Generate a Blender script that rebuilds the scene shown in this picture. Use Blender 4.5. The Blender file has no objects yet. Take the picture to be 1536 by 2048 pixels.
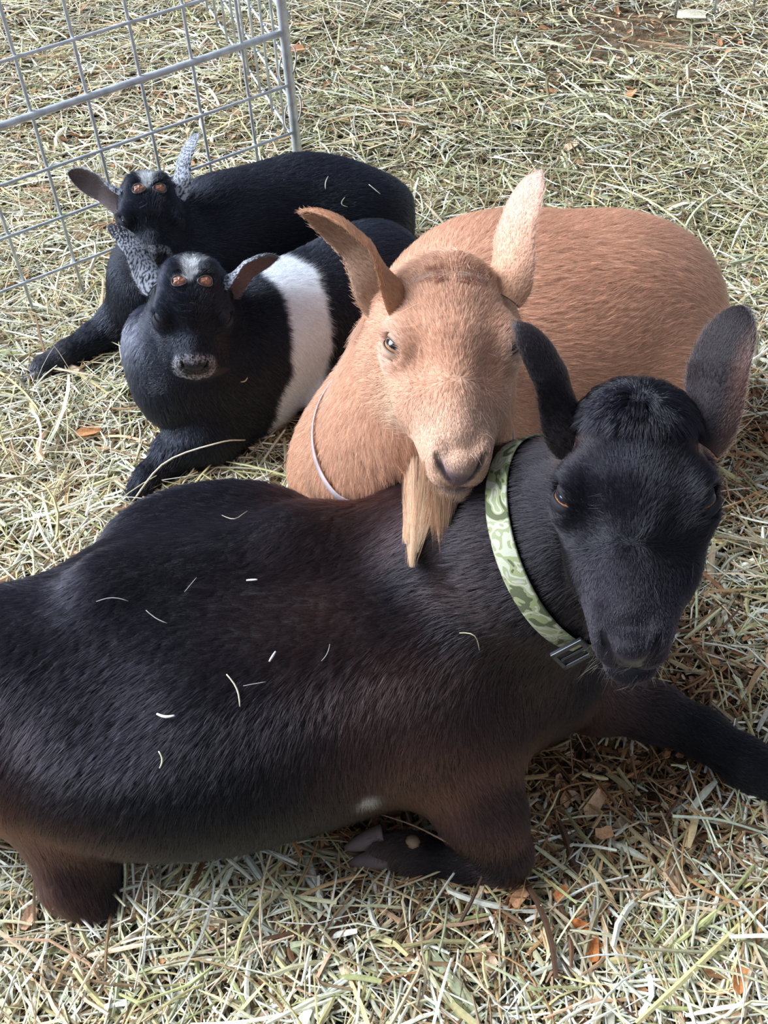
import bpy, math
import numpy as np
from mathutils import Matrix, Vector, kdtree

FUR = 1.0            # share of the coat hairs that is grown
SC = bpy.context.scene
COL = SC.collection

# ------------------------------------------------------------------ camera
CAM_H, CAM_F = 1.28, 2225.0
_n = np.array([134, 2086, CAM_F]); _n /= np.linalg.norm(_n)
_Z = -_n; _F = np.array([0, 0, 1.0]); _Y = _F - (_F @ _Z) * _Z; _Y /= np.linalg.norm(_Y); _X = np.cross(_Y, _Z)
RC = np.stack([_X, _Y, _Z])                       # world = RC @ camera(x right, y down, z forward)
CP = np.array([0, 0, CAM_H])
cd = bpy.data.cameras.new('camera'); cam = bpy.data.objects.new('camera', cd); COL.objects.link(cam)
cd.sensor_fit = 'VERTICAL'; cd.sensor_height = 24.0; cd.lens = CAM_F / 2048 * 24.0
cd.clip_start = 0.05; cd.clip_end = 50
_m = Matrix.Identity(4)
for i in range(3):
    _m[i][0] = RC[i][0]; _m[i][1] = -RC[i][1]; _m[i][2] = -RC[i][2]; _m[i][3] = CP[i]
cam.matrix_world = _m
SC.camera = cam

# ------------------------------------------------------------------ light
SC.view_settings.view_transform = 'Standard'; SC.view_settings.look = 'None'
SC.view_settings.exposure = 0.0; SC.view_settings.gamma = 1.0; SC.view_settings.use_curve_mapping = False
w = bpy.data.worlds.new('world'); SC.world = w; w.use_nodes = True
wn = w.node_tree.nodes; wb = wn['Background']
wb.inputs['Color'].default_value = (0.68, 0.80, 1.0, 1); wb.inputs['Strength'].default_value = 0.46
def sun(name, direction, energy, angle, color):
    l = bpy.data.lights.new(name, 'SUN'); l.energy = energy; l.angle = math.radians(angle); l.color = color
    o = bpy.data.objects.new(name, l); COL.objects.link(o)
    o.rotation_euler = Vector(direction).to_track_quat('-Z', 'Y').to_euler(); o.location = (-2, 2, 3); return o
sun('daylight_opening', (0.78, -0.22, -0.62), 9.9, 42, (0.80, 0.885, 1.0))
SC.cycles.max_bounces = 8; SC.cycles.diffuse_bounces = 3; SC.cycles.glossy_bounces = 5
SC.cycles.transmission_bounces = 6; SC.cycles.transparent_max_bounces = 4
SC.cycles_curves.shape = 'RIBBONS'; SC.cycles_curves.subdivisions = 2

# ------------------------------------------------------------------ helpers
rng = np.random.default_rng(7)
def ray(px, py): return RC @ np.array([px - 768.0, py - 1024.0, CAM_F])
def Q(px, py, z):
    d = ray(px, py); return CP + d * ((CAM_H - z) / -d[2])
def D(px, py, dep): return CP + ray(px, py) * (dep / CAM_F)
def nrm(v): v = np.asarray(v, float); return v / (np.linalg.norm(v, axis=-1, keepdims=True) + 1e-12)
def smooth(e0, e1, x): t = np.clip((x - e0) / (e1 - e0), 0, 1); return t * t * (3 - 2 * t)
def fbm(p, freq, seed=0, octaves=3):
    r = np.random.default_rng(seed); out = 0; amp = 1.0; tot = 0
    for o in range(octaves):
        s = 0
        for k in range(5):
            d = nrm(r.normal(size=3)) * freq * (0.7 + 0.6 * r.random()); s = s + np.sin(p @ d + r.random() * 6.28)
        out = out + amp * s / 2.2; tot += amp; amp *= 0.5; freq *= 2.1
    return out / tot
def tagit(o, label=None, cat=None, group=None, kind=None):
    if label: o['label'] = label
    if cat: o['category'] = cat
    if group: o['group'] = group
    if kind: o['kind'] = kind
    return o
def empty(name, loc, label=None, cat=None, group=None):
    o = bpy.data.objects.new(name, None); COL.objects.link(o); o.location = tuple(loc); o.empty_display_size = 0.05
    return tagit(o, label, cat, group)
def mesh_obj(name, V, F, mat, parent=None, cols=None, smooth_=True, data=None, origin=None):
    """V world coordinates (n,3); F list or array of faces"""
    if origin is not None: V = np.asarray(V) - np.asarray(origin)
    if data is None:
        me = bpy.data.meshes.new(name)
        V = np.asarray(V, np.float32)
        if isinstance(F, np.ndarray) and F.ndim == 2:
            n, m = F.shape
            me.vertices.add(len(V)); me.vertices.foreach_set('co', V.ravel())
            me.loops.add(n * m); me.loops.foreach_set('vertex_index', F.astype(np.int32).ravel())
            me.polygons.add(n); me.polygons.foreach_set('loop_start', np.arange(0, n * m, m, dtype=np.int32))
            me.polygons.foreach_set('loop_total', np.full(n, m, np.int32))
            me.update(calc_edges=True)
        else:
            me.from_pydata(V.tolist(), [], [list(map(int, f)) for f in F])
        me.polygons.foreach_set('use_smooth', np.full(len(me.polygons), smooth_))
        if cols is not None:
            a = me.color_attributes.new('col', 'FLOAT_COLOR', 'POINT')
            c = np.ones((len(V), 4), np.float32); cols = np.asarray(cols); c[:, :cols.shape[1]] = cols; a.data.foreach_set('color', c.ravel())
        me.materials.append(mat)
    else:
        me = data
    o = bpy.data.objects.new(name, me); COL.objects.link(o)
    if origin is not None: o.location = tuple(origin)
    if parent is not None:
        o.parent = parent
        if parent.parent is None: o.matrix_parent_inverse = Matrix.Translation(-Vector(parent.location))
    return o
def S2L(c): c = np.asarray(c, float) / 255.0; return np.where(c < .04045, c / 12.92, ((c + .055) / 1.055) ** 2.4)

def mat(name, color=None, rough=0.6, attr=None, spec=0.4, metal=0.0, noise=None, bump=None, sheen=0, coat=0, sss=0):
    m = bpy.data.materials.new(name); m.use_nodes = True; nt = m.node_tree; b = nt.nodes['Principled BSDF']
    b.inputs['Roughness'].default_value = rough; b.inputs['Metallic'].default_value = metal
    b.inputs['Specular IOR Level'].default_value = spec
    b.inputs['Coat Weight'].default_value = coat
    if sheen: b.inputs['Sheen Weight'].default_value = sheen
    src = None
    if attr:
        a = nt.nodes.new('ShaderNodeAttribute'); a.attribute_name = attr; src = a.outputs['Color']
    elif color is not None:
        b.inputs['Base Color'].default_value = (*color, 1)
    tc = nt.nodes.new('ShaderNodeTexCoord')
    if noise:   # (scale, amount)
        t = nt.nodes.new('ShaderNodeTexNoise'); t.inputs['Scale'].default_value = noise[0]; t.inputs['Detail'].default_value = 6
        nt.links.new(tc.outputs['Object'], t.inputs['Vector'])
        r = nt.nodes.new('ShaderNodeMapRange'); r.inputs['From Min'].default_value = .3; r.inputs['From Max'].default_value = .7
        r.inputs['To Min'].default_value = 1 - noise[1]; r.inputs['To Max'].default_value = 1 + noise[1]
        nt.links.new(t.outputs['Fac'], r.inputs['Value'])
        mx = nt.nodes.new('ShaderNodeVectorMath'); mx.operation = 'SCALE'
        if src is None: mx.inputs[0].default_value = color
        else: nt.links.new(src, mx.inputs[0])
        nt.links.new(r.outputs['Result'], mx.inputs['Scale']); src = mx.outputs[0]
    if src is not None: nt.links.new(src, b.inputs['Base Color'])
    if bump:    # (scale, strength, distance)
        t = nt.nodes.new('ShaderNodeTexNoise'); t.inputs['Scale'].default_value = bump[0]; t.inputs['Detail'].default_value = 5
        nt.links.new(tc.outputs['Object'], t.inputs['Vector'])
        bp = nt.nodes.new('ShaderNodeBump'); bp.inputs['Strength'].default_value = bump[1]; bp.inputs['Distance'].default_value = bump[2]
        nt.links.new(t.outputs['Fac'], bp.inputs['Height']); nt.links.new(bp.outputs['Normal'], b.inputs['Normal'])
    return m

def tube(path, radius, sides=8, close=False):
    path = np.asarray(path, float); n = len(path); radius = np.broadcast_to(radius, (n,))
    if close: tan = np.roll(path, -1, 0) - np.roll(path, 1, 0)
    else: tan = np.gradient(path, axis=0)
    tan = nrm(tan); up = np.array([0, 0, 1.0]) if abs(tan[0][2]) < .9 else np.array([1.0, 0, 0])
    u = nrm(np.cross(tan[0], up)); V = []
    for i in range(n):
        u = u - (u @ tan[i]) * tan[i]; u /= np.linalg.norm(u); v = np.cross(tan[i], u)
        for k in range(sides):
            a = 2 * math.pi * k / sides; V.append(path[i] + radius[i] * (math.cos(a) * u + math.sin(a) * v))
    F = []
    for i in range(n if close else n - 1):
        j = (i + 1) % n
        for k in range(sides):
            l = (k + 1) % sides; F.append((i * sides + k, i * sides + l, j * sides + l, j * sides + k))
    if not close:
        V.append(path[0]); V.append(path[-1]); a, b = len(V) - 2, len(V) - 1
        for k in range(sides):
            l = (k + 1) % sides; F.append((a, l, k)); F.append((b, (n - 1) * sides + k, (n - 1) * sides + l))
    return np.array(V), F
def spline(pts, n):
    pts = np.asarray(pts, float); m = len(pts)
    t = np.linspace(0, m - 1, n); i = np.clip(t.astype(int), 0, m - 2); f = (t - i)[:, None]
    p = np.vstack([2 * pts[0] - pts[1], pts, 2 * pts[-1] - pts[-2]])
    a, b, c, d = p[i], p[i + 1], p[i + 2], p[i + 3]
    return .5 * (2 * b + (c - a) * f + (2 * a - 5 * b + 4 * c - d) * f ** 2 + (3 * b - a - 3 * c + d) * f ** 3)

# ------------------------------------------------------------------ implicit surfaces
class Field:
    def __init__(s): s.pr = []
    def cone(s, a, b, ra, rb, k=.02, op='u'):
        a = np.asarray(a, float); b = np.asarray(b, float); r = max(ra, rb)
        s.pr.append(('c', (a, b, ra, rb), k, op, np.minimum(a, b) - r, np.maximum(a, b) + r)); return s
    def chain(s, pts, k=.02):
        for (a, ra), (b, rb) in zip(pts[:-1], pts[1:]): s.cone(a, b, ra, rb, k)
    def ell(s, c, r, M=None, k=.02, op='u'):
        c = np.asarray(c, float); r = np.asarray(r, float); M = np.eye(3) if M is None else np.asarray(M, float)
        ext = np.sqrt(((M * r[:, None]) ** 2).sum(0))    # rows of M = local axes
        s.pr.append(('e', (c, r, M), k, op, c - ext, c + ext)); return s
    def evalp(s, p, P3):
        kind, a = p[0], p[1]
        X, Y, Zz = P3
        if kind == 'c':
            A, B, ra, rb = a; ab = B - A; L = ab @ ab + 1e-12
            x = X - A[0]; y = Y - A[1]; z = Zz - A[2]
            t = np.clip((x * ab[0] + y * ab[1] + z * ab[2]) / L, 0, 1)
            return np.sqrt((x - t * ab[0]) ** 2 + (y - t * ab[1]) ** 2 + (z - t * ab[2]) ** 2) - (ra + (rb - ra) * t)
        c, r, M = a
        x = X - c[0]; y = Y - c[1]; z = Zz - c[2]
        q = [x * M[i][0] + y * M[i][1] + z * M[i][2] for i in range(3)]
        k0 = np.sqrt(sum((q[i] / r[i]) ** 2 for i in range(3))); k1 = np.sqrt(sum((q[i] / r[i] ** 2) ** 2 for i in range(3))) + 1e-9
        return k0 * (k0 - 1) / k1
    def carve(s, other, grow=.014):
        for p in other:
            if p[3] != 'u': continue
            if p[0] == 'c': A, B, ra, rb = p[1]; s.cone(A, B, ra + grow, rb + grow, .015, 'd')
            else: c, r, M = p[1]; s.ell(c, r + grow, M, .015, 'd')
    def mesh(s, coarse, fine=None, fbox=None, zmin=None):
        lo = np.min([p[4] for p in s.pr if p[3] == 'u'], 0) - .02; hi = np.max([p[5] for p in s.pr if p[3] == 'u'], 0) + .02
        if zmin is not None: lo[2] = max(lo[2], zmin - .02)
        ax = []
        for i in range(3):
            if fbox is None: g = np.arange(lo[i], hi[i] + coarse, coarse)
            else:
                a, b = max(fbox[0][i], lo[i]), min(fbox[1][i], hi[i]); g = [a]
                step = coarse
                m = np.arange(a, b, fine).tolist(); L = []; x = a; st = fine
                while x > lo[i]: st = min(coarse, st * 1.25); x -= st; L.append(x)
                Rr = []; x = m[-1]; st = fine
                while x < hi[i]: st = min(coarse, st * 1.25); x += st; Rr.append(x)
                g = np.array(L[::-1] + m + Rr)
            ax.append(np.asarray(g, np.float32))
        xs, ys, zs = ax
        Dd = np.full((len(xs), len(ys), len(zs)), 1.0, np.float32)
        for p in s.pr:
            k = p[2]; pad = k + 2.5 * coarse
            sl = [slice(max(0, np.searchsorted(g, p[4][i] - pad) - 1), np.searchsorted(g, p[5][i] + pad) + 1) for i, g in enumerate(ax)]
            if any(q.stop - q.start < 2 for q in sl): continue
            P3 = (xs[sl[0]][:, None, None], ys[sl[1]][None, :, None], zs[sl[2]][None, None, :])
            d = s.evalp(p, P3).astype(np.float32); o = Dd[sl[0], sl[1], sl[2]]
            if p[3] == 'u':
                h = np.maximum(k - np.abs(o - d), 0) / k; Dd[sl[0], sl[1], sl[2]] = np.minimum(o, d) - h * h * k * .25
            else:
                d = -d; h = np.maximum(k - np.abs(o - d), 0) / k; Dd[sl[0], sl[1], sl[2]] = np.maximum(o, d) + h * h * k * .25
        if zmin is not None: Dd = np.maximum(Dd, (zmin - zs)[None, None, :])
        return nets(Dd, xs, ys, zs)
def nets(Dd, xs, ys, zs):
    S = Dd < 0; nx, ny, nz = Dd.shape
    cnt = np.zeros((nx - 1, ny - 1, nz - 1), np.int8)
    for i in (0, 1):
        for j in (0, 1):
            for k in (0, 1): cnt += S[i:nx - 1 + i, j:ny - 1 + j, k:nz - 1 + k]
    act = (cnt > 0) & (cnt < 8); idx = np.argwhere(act); ids = np.full(act.shape, -1, np.int32); ids[act] = np.arange(len(idx))
    I, J, K = idx.T; acc = np.zeros((len(idx), 3)); num = np.zeros(len(idx))
    cs = [(i, j, k) for i in (0, 1) for j in (0, 1) for k in (0, 1)]
    for a in cs:
        for axn in range(3):
            if a[axn]: continue
            b = list(a); b[axn] = 1
            va = Dd[I + a[0], J + a[1], K + a[2]]; vb = Dd[I + b[0], J + b[1], K + b[2]]
            c = (va < 0) != (vb < 0); t = np.where(c, va / (va - vb + 1e-20), 0)
            pa = np.stack([xs[I + a[0]], ys[J + a[1]], zs[K + a[2]]], 1); pb = np.stack([xs[I + b[0]], ys[J + b[1]], zs[K + b[2]]], 1)
            acc += np.where(c[:, None], pa + (pb - pa) * t[:, None], 0); num += c
    V = acc / num[:, None]; F = []
    for axn in range(3):
        o = [0, 1, 2]; u, v = (axn + 1) % 3, (axn + 2) % 3
        s0 = [slice(None)] * 3; s1 = [slice(None)] * 3; s0[axn] = slice(0, -1); s1[axn] = slice(1, None)
        ch = S[tuple(s0)] != S[tuple(s1)]
        m = [slice(None)] * 3; m[u] = slice(1, -1); m[v] = slice(1, -1)
        e = np.argwhere(ch[tuple(m)]); e[:, u] += 1; e[:, v] += 1
        if not len(e): continue
        def cell(du, dv):
            c = e.copy(); c[:, u] -= du; c[:, v] -= dv; return ids[c[:, 0], c[:, 1], c[:, 2]]
        q = np.stack([cell(1, 1), cell(0, 1), cell(0, 0), cell(1, 0)], 1)
        ins = S[e[:, 0], e[:, 1], e[:, 2]]; q[~ins] = q[~ins][:, ::-1]
        F.append(q)
    return V, np.vstack(F)
def vnormals(V, F):
    N = np.zeros_like(V)
    if F.shape[1] == 4: n = np.cross(V[F[:, 2]] - V[F[:, 0]], V[F[:, 3]] - V[F[:, 1]])
    else: n = np.cross(V[F[:, 1]] - V[F[:, 0]], V[F[:, 2]] - V[F[:, 0]])
    for k in range(F.shape[1]):
        for i in range(3): N[:, i] += np.bincount(F[:, k], n[:, i], len(V))
    return nrm(N)
def relax(V, F, it=1, lam=.5):
    for _ in range(it):
        A = np.zeros_like(V); c = np.zeros(len(V))
        for k in range(4):
            a, b = F[:, k], F[:, (k + 1) % 4]
            for i in range(3): A[:, i] += np.bincount(a, V[b, i], len(V))
            c += np.bincount(a, minlength=len(V))
        V = V + lam * (A / np.maximum(c, 1)[:, None] - V)
    return V

# ------------------------------------------------------------------ goats
CM = .01
class Head:
    """local frame in cm: x to the goat's own right, y from poll to nose, z out of the forehead"""
    def __init__(s, poll, nose, scale, up=None, kid=False, roll=0.0):
        s.o = np.asarray(poll, float); y = nrm(np.asarray(nose) - s.o); up = CP - s.o if up is None else np.asarray(up, float)
        z = nrm(up - (up @ y) * y); x = np.cross(y, z)
        c, sn = math.cos(roll), math.sin(roll); x, z = c * x + sn * z, c * z - sn * x
        s.M = np.stack([x, y, z]); s.s = scale * CM; s.kid = kid
    def W(s, p):
        p = np.asarray(p, float)
        y = p[..., 1]; y = np.where(y < 9, 1.15 * y, 10.35 + (y - 9) * .6) if s.kid else y
        p = np.stack([p[..., 0] * (1 if s.kid else 1.06), y, p[..., 2]], -1)
        return s.o + (p * s.s) @ s.M
    def L(s, P):
        q = (np.asarray(P) - s.o) @ s.M.T / s.s
        y = q[..., 1]; y = np.where(y < 10.35, y / 1.15, 9 + (y - 10.35) / .6) if s.kid else y
        return np.stack([q[..., 0] / (1 if s.kid else 1.06), y, q[..., 2]], -1)
    def dirw(s, d): return np.asarray(d, float) @ s.M
    def build(s, f):
        S_ = s.s; K = s.kid
        def e(c, r, k=1.0, op='u'):
            for sg in ((1, -1) if c[0] else (1,)):
                r2 = np.array(r, float)
                if K: r2[1] *= 1.15 if c[1] < 8 else (.85 if c[1] < 12 else .66)
                f.ell(s.W((c[0] * sg, c[1], c[2])), r2 * S_, s.M, k * S_, op)
        def cn(a, b, ra, rb, k=1.0, op='u'):
            for sg in ((1, -1) if (a[0] or b[0]) else (1,)):
                f.cone(s.W((a[0] * sg, a[1], a[2])), s.W((b[0] * sg, b[1], b[2])), ra * S_, rb * S_, k * S_, op)
        if K:
            e((0, 5.2, -4.6), (5.8, 6.2, 5.0), 1.5)
            e((0, 5.5, -2.8), (4.8, 5.2, 3.3), 1.5)
            e((2.1, 3.2, -.9), (1.7, 1.9, 1.3), 1.6)            # horn-bud domes
        else:
            e((0, 3.6, -4.4), (5.0, 5.2, 4.8), 1.5)
            e((0, 1.6, -2.6), (3.5, 2.3, 2.2), 1.6)
            e((0, 6.8, -2.9), (4.9, 5.0, 3.0), 1.5)
        e((4.1, 7.9, -2.5), (1.9, 2.5, 1.5), 1.2)               # brow
        e((4.75, 8.9, -3.8), (1.8, 2.4, 2.2), 1.2)               # orbit
        cn((0, 9, -3.2), (0, 18.3, -3.6), 3.1 if not K else 2.7, 2.1, 1.6)
        e((2.5 if K else 3.1, 11.4, -5.8), (2.2 if K else 2.4, 5.4, 3.0), 1.8)
        e((3.3, 7.6, -8.2), (2.0, 4.6, 4.0), 1.8)
        e((0, 18.3, -5.2), (2.75 if K else 3.15, 4.2, 2.6), 1.2)
        e((1.8, 15.0, -5.5), (1.8 if not K else 1.4, 4.6, 2.5), 1.8)
        e((1.25, 20.5, -5.8), (1.5, 1.9, 1.6), 1.0)
        e((0, 21.5, -4.0), (1.65, 1.35, 1.6), .7)
        e((1.9, 20.0, -3.7), (.95, 1.7, 1.1), 1.0)
        cn((0, 7.5, -9.6), (0, 19.0, -7.9), 2.8, 2.0, 1.6)
        e((0, 20.9, -8.3), (2.2, 2.0, 1.5), .6)
        # nostrils, lip cleft, mouth
        cn((2.05, 20.9, -2.9), (1.75, 21.7, -3.5), .18, .26, .3, 'd')
        cn((1.75, 21.7, -3.5), (.62, 22.9, -4.9), .24, .11, .25, 'd')
        cn((0, 23.15, -5.0), (0, 22.6, -6.8), .16, .16, .25, 'd')
        cn((0, 22.6, -7.05), (1.9, 21.7, -7.0), .2, .2, .35, 'd')
        cn((1.9, 21.7, -7.0), (3.0, 18.6, -6.7), .2, .15, .4, 'd')
        # eye socket
        e((5.55, 9.2, -2.9), (1.5, 1.7, 1.3), .5, 'd')
    def box(s):
        c = np.array([s.W((x, y, z)) for x in (-7, 7) for y in (-1, 24) for z in (-13, 1.5)])
        return c.min(0), c.max(0)

def eyeball(h, parent, sg, iris, open_=1.0, lidcol=(.02, .018, .02), rimcol=(.012, .01, .012)):
    c = h.W((sg * 4.72, 9.1, -3.2)); r = 1.52 * h.s
    g = nrm(h.dirw(np.array([sg * .64, .20, .74])))
    a = h.dirw([-sg * .64, .70, .0]); a = nrm(a - (a @ g) * g); b = np.cross(g, a)
    if b @ h.dirw([0, -.3, 1]) < 0: b = -b
    nu, nv = 72, 48; V = []; C_ = []; Fc = []
    for i in range(nv + 1):
        th = math.pi * i / nv
        for j in range(nu):
            ph = 2 * math.pi * j / nu
            q = np.array([math.sin(th) * math.cos(ph), math.sin(th) * math.sin(ph), math.cos(th)])
            bulge = 1 + .05 * max(0, (q[2] - .72) / .28)
            V.append(c + r * bulge * (q[0] * a + q[1] * b + q[2] * g))
            rr = math.hypot(q[0], q[1]); n_ = .85 + .15 * math.sin(ph * 23)
            if q[2] < 0: col = (.25, .2, .18)
            elif abs(q[0]) < .52 and abs(q[1] + .02) < .16 * (1 - (q[0] / .58) ** 4): col = (.006, .007, .012)
            elif rr < .70: col = tuple(np.array(iris) * n_)
            elif rr < .80: col = (.03, .02, .015)
            else: col = (.22, .17, .15)
            C_.append(col)
    for i in range(nv):
        for j in range(nu): k = (j + 1) % nu; Fc.append((i * nu + j, (i + 1) * nu + j, (i + 1) * nu + k, i * nu + k))
    eye = mesh_obj('eye', V, Fc, M_EYE, parent, C_)
    for side, e1, far in ((1, .20, 1.35), (-1, .40, 1.25)):   # upper lid, lower lid
        lidV = []; lidF = []; lc = []; nn, mm = 26, 9
        for i in range(nn):
            t = -1 + 2 * i / (nn - 1); al = t * 1.05
            e0 = e1 * open_ * max(0, 1 - t * t) ** .7
            for j in range(mm):
                s_ = (j / (mm - 1)) ** 1.3; be = side * (e0 + (far - e0) * s_)
                d = nrm(math.cos(be) * (math.cos(al) * g + math.sin(al) * a) + math.sin(be) * b)
                th_ = (1.06, 1.13, 1.16, 1.16, 1.14, 1.11, 1.06, .98, .88)[j] - .10 * abs(t) ** 3
                lidV.append(c + r * th_ * d); f_ = min(1, j / 2.5); lc.append(np.array(rimcol) * (1 - f_) + np.array(lidcol) * f_)
        for i in range(nn - 1):
            for j in range(mm - 1): lidF.append((i * mm + j, (i + 1) * mm + j, (i + 1) * mm + j + 1, i * mm + j + 1))
        m = mesh_obj('eyelid', lidV, lidF, M_HIDE, parent, np.array(lc))
        sm = m.modifiers.new('thick', 'SOLIDIFY'); sm.thickness = .0012; sm.offset = 0
    return eye

def ear(h, parent, base, tip, face, width, roll_=1.0, bend=(0, 0, 0), cin=(.3, .2, .15), colfn=None, tipw=.5, mat_=None, thick=.0022):
    """cupped leaf; base, tip world; face = way the hollow looks; returns arrays for the coat"""
    base = np.asarray(base, float); tip = np.asarray(tip, float); Ln = np.linalg.norm(tip - base)
    nv_, nu_ = 60, 31; bend = np.asarray(bend, float)
    ctr = [base + (tip - base) * t + bend * (math.sin(math.pi * t) if bend.shape == (3,) else 0) for t in 1 - (1 - np.linspace(0, 1, nv_)) ** 1.25]
    ctr = np.array(ctr); T = nrm(np.gradient(ctr, axis=0)); V = []; UV = []
    for layer in (0, 1):
        for i in range(nv_):
            t = 1 - (1 - i / (nv_ - 1)) ** 1.25; y = T[i]; z = nrm(face - (face @ y) * y); x = np.cross(y, z)
            wd = width * .5 * (.66 + .34 * math.sin(math.pi * min(1, t * .9 + .05)) ** .8) * (1 if t < .70 else max(0.0, 1 - ((t - .70) / .302) ** 2.3) ** .5)
            wd = max(wd, width * .02)
            half = (1.9 * (1 - smooth(0, .55, t)) + .75 * smooth(0, .55, t)) * roll_   # half angle of the curl
            rad = wd / math.sin(min(half, 1.45)) if half < 1.45 else wd
            if layer: rad_l = rad - thick * (1 - .3 * t)
            else: rad_l = rad
            for j in range(nu_):
                a = -half + 2 * half * j / (nu_ - 1)
                rr = rad_l if 0 < j < nu_ - 1 else rad - thick * .5
                p = ctr[i] + rad * z * .55 + rr * (math.sin(a) * x - math.cos(a) * z)
                V.append(p); UV.append((t, j / (nu_ - 1), layer))
    V = np.array(V); UV = np.array(UV); F = []
    for layer in (0, 1):
        o = layer * nv_ * nu_
        for i in range(nv_ - 1):
            for j in range(nu_ - 1):
                q = (o + i * nu_ + j, o + i * nu_ + j + 1, o + (i + 1) * nu_ + j + 1, o + (i + 1) * nu_ + j)
                F.append(q if layer else q[::-1])
    o = nv_ * nu_
    for i in range(nv_ - 1):
        F.append((i * nu_, (i + 1) * nu_, o + (i + 1) * nu_, o + i * nu_)[::-1]); a = nu_ - 1
        F.append((i * nu_ + a, (i + 1) * nu_ + a, o + (i + 1) * nu_ + a, o + i * nu_ + a))
    i = nv_ - 1
    for j in range(nu_ - 1): F.append((i * nu_ + j, i * nu_ + j + 1, o + i * nu_ + j + 1, o + i * nu_ + j)[::-1])
    F = np.array(F); N = vnormals(V, F)
    # make sure the outer layer's normals look away from the hollow
    n0 = N[:nv_ * nu_].mean(0)
    if n0 @ face > 0: F = F[:, ::-1]; N = -N
    C_ = colfn(V, UV)
    mesh_obj('ear', V, F, mat_ or M_HIDE, parent, C_)
    return dict(V=V, F=F, N=N, T=nrm(tip - base), UV=UV, C=C_)

def arrows(lst):
    """flow of the coat: (px,py,z, px,py,z, reach)"""
    A = np.array([Q(*a[0:3]) for a in lst]); B = np.array([Q(*a[3:6]) for a in lst]); r = np.array([a[6] for a in lst])
    return (A + B) / 2, nrm(B - A), r
def flow(P, arr):
    c, d, r = arr; out = np.zeros_like(P)
    for i in range(len(c)):
        w_ = np.exp(-((P - c[i]) ** 2).sum(1) / (2 * r[i] ** 2)) + 1e-9 / (1e-3 + ((P - c[i]) ** 2).sum(1)); out += w_[:, None] * d[i]
    return nrm(out)

def sample(V, F, N, n, wfn=None, C=None):
    T = np.vstack([F[:, [0, 1, 2]], F[:, [0, 2, 3]]]) if F.shape[1] == 4 else F
    a, b, c = V[T[:, 0]], V[T[:, 1]], V[T[:, 2]]
    ar = np.linalg.norm(np.cross(b - a, c - a), axis=1); ce = (a + b + c) / 3; nf = nrm(N[T].sum(1))
    view = (nf * nrm(CP - ce)).sum(1)
    w_ = ar * np.where(view > -.35, 1.0, .25) * (ce[:, 2] > .004)
    if wfn is not None: w_ = w_ * wfn(ce)
    w_ = w_ / w_.sum(); t = rng.choice(len(T), n, p=w_)
    u, v = rng.random(n), rng.random(n); m = u + v > 1; u[m] = 1 - u[m]; v[m] = 1 - v[m]; q = 1 - u - v
    mix = lambda X: X[T[t, 0]] * q[:, None] + X[T[t, 1]] * u[:, None] + X[T[t, 2]] * v[:, None]
    return mix(V), nrm(mix(N)), (mix(C) if C is not None else None)

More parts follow.
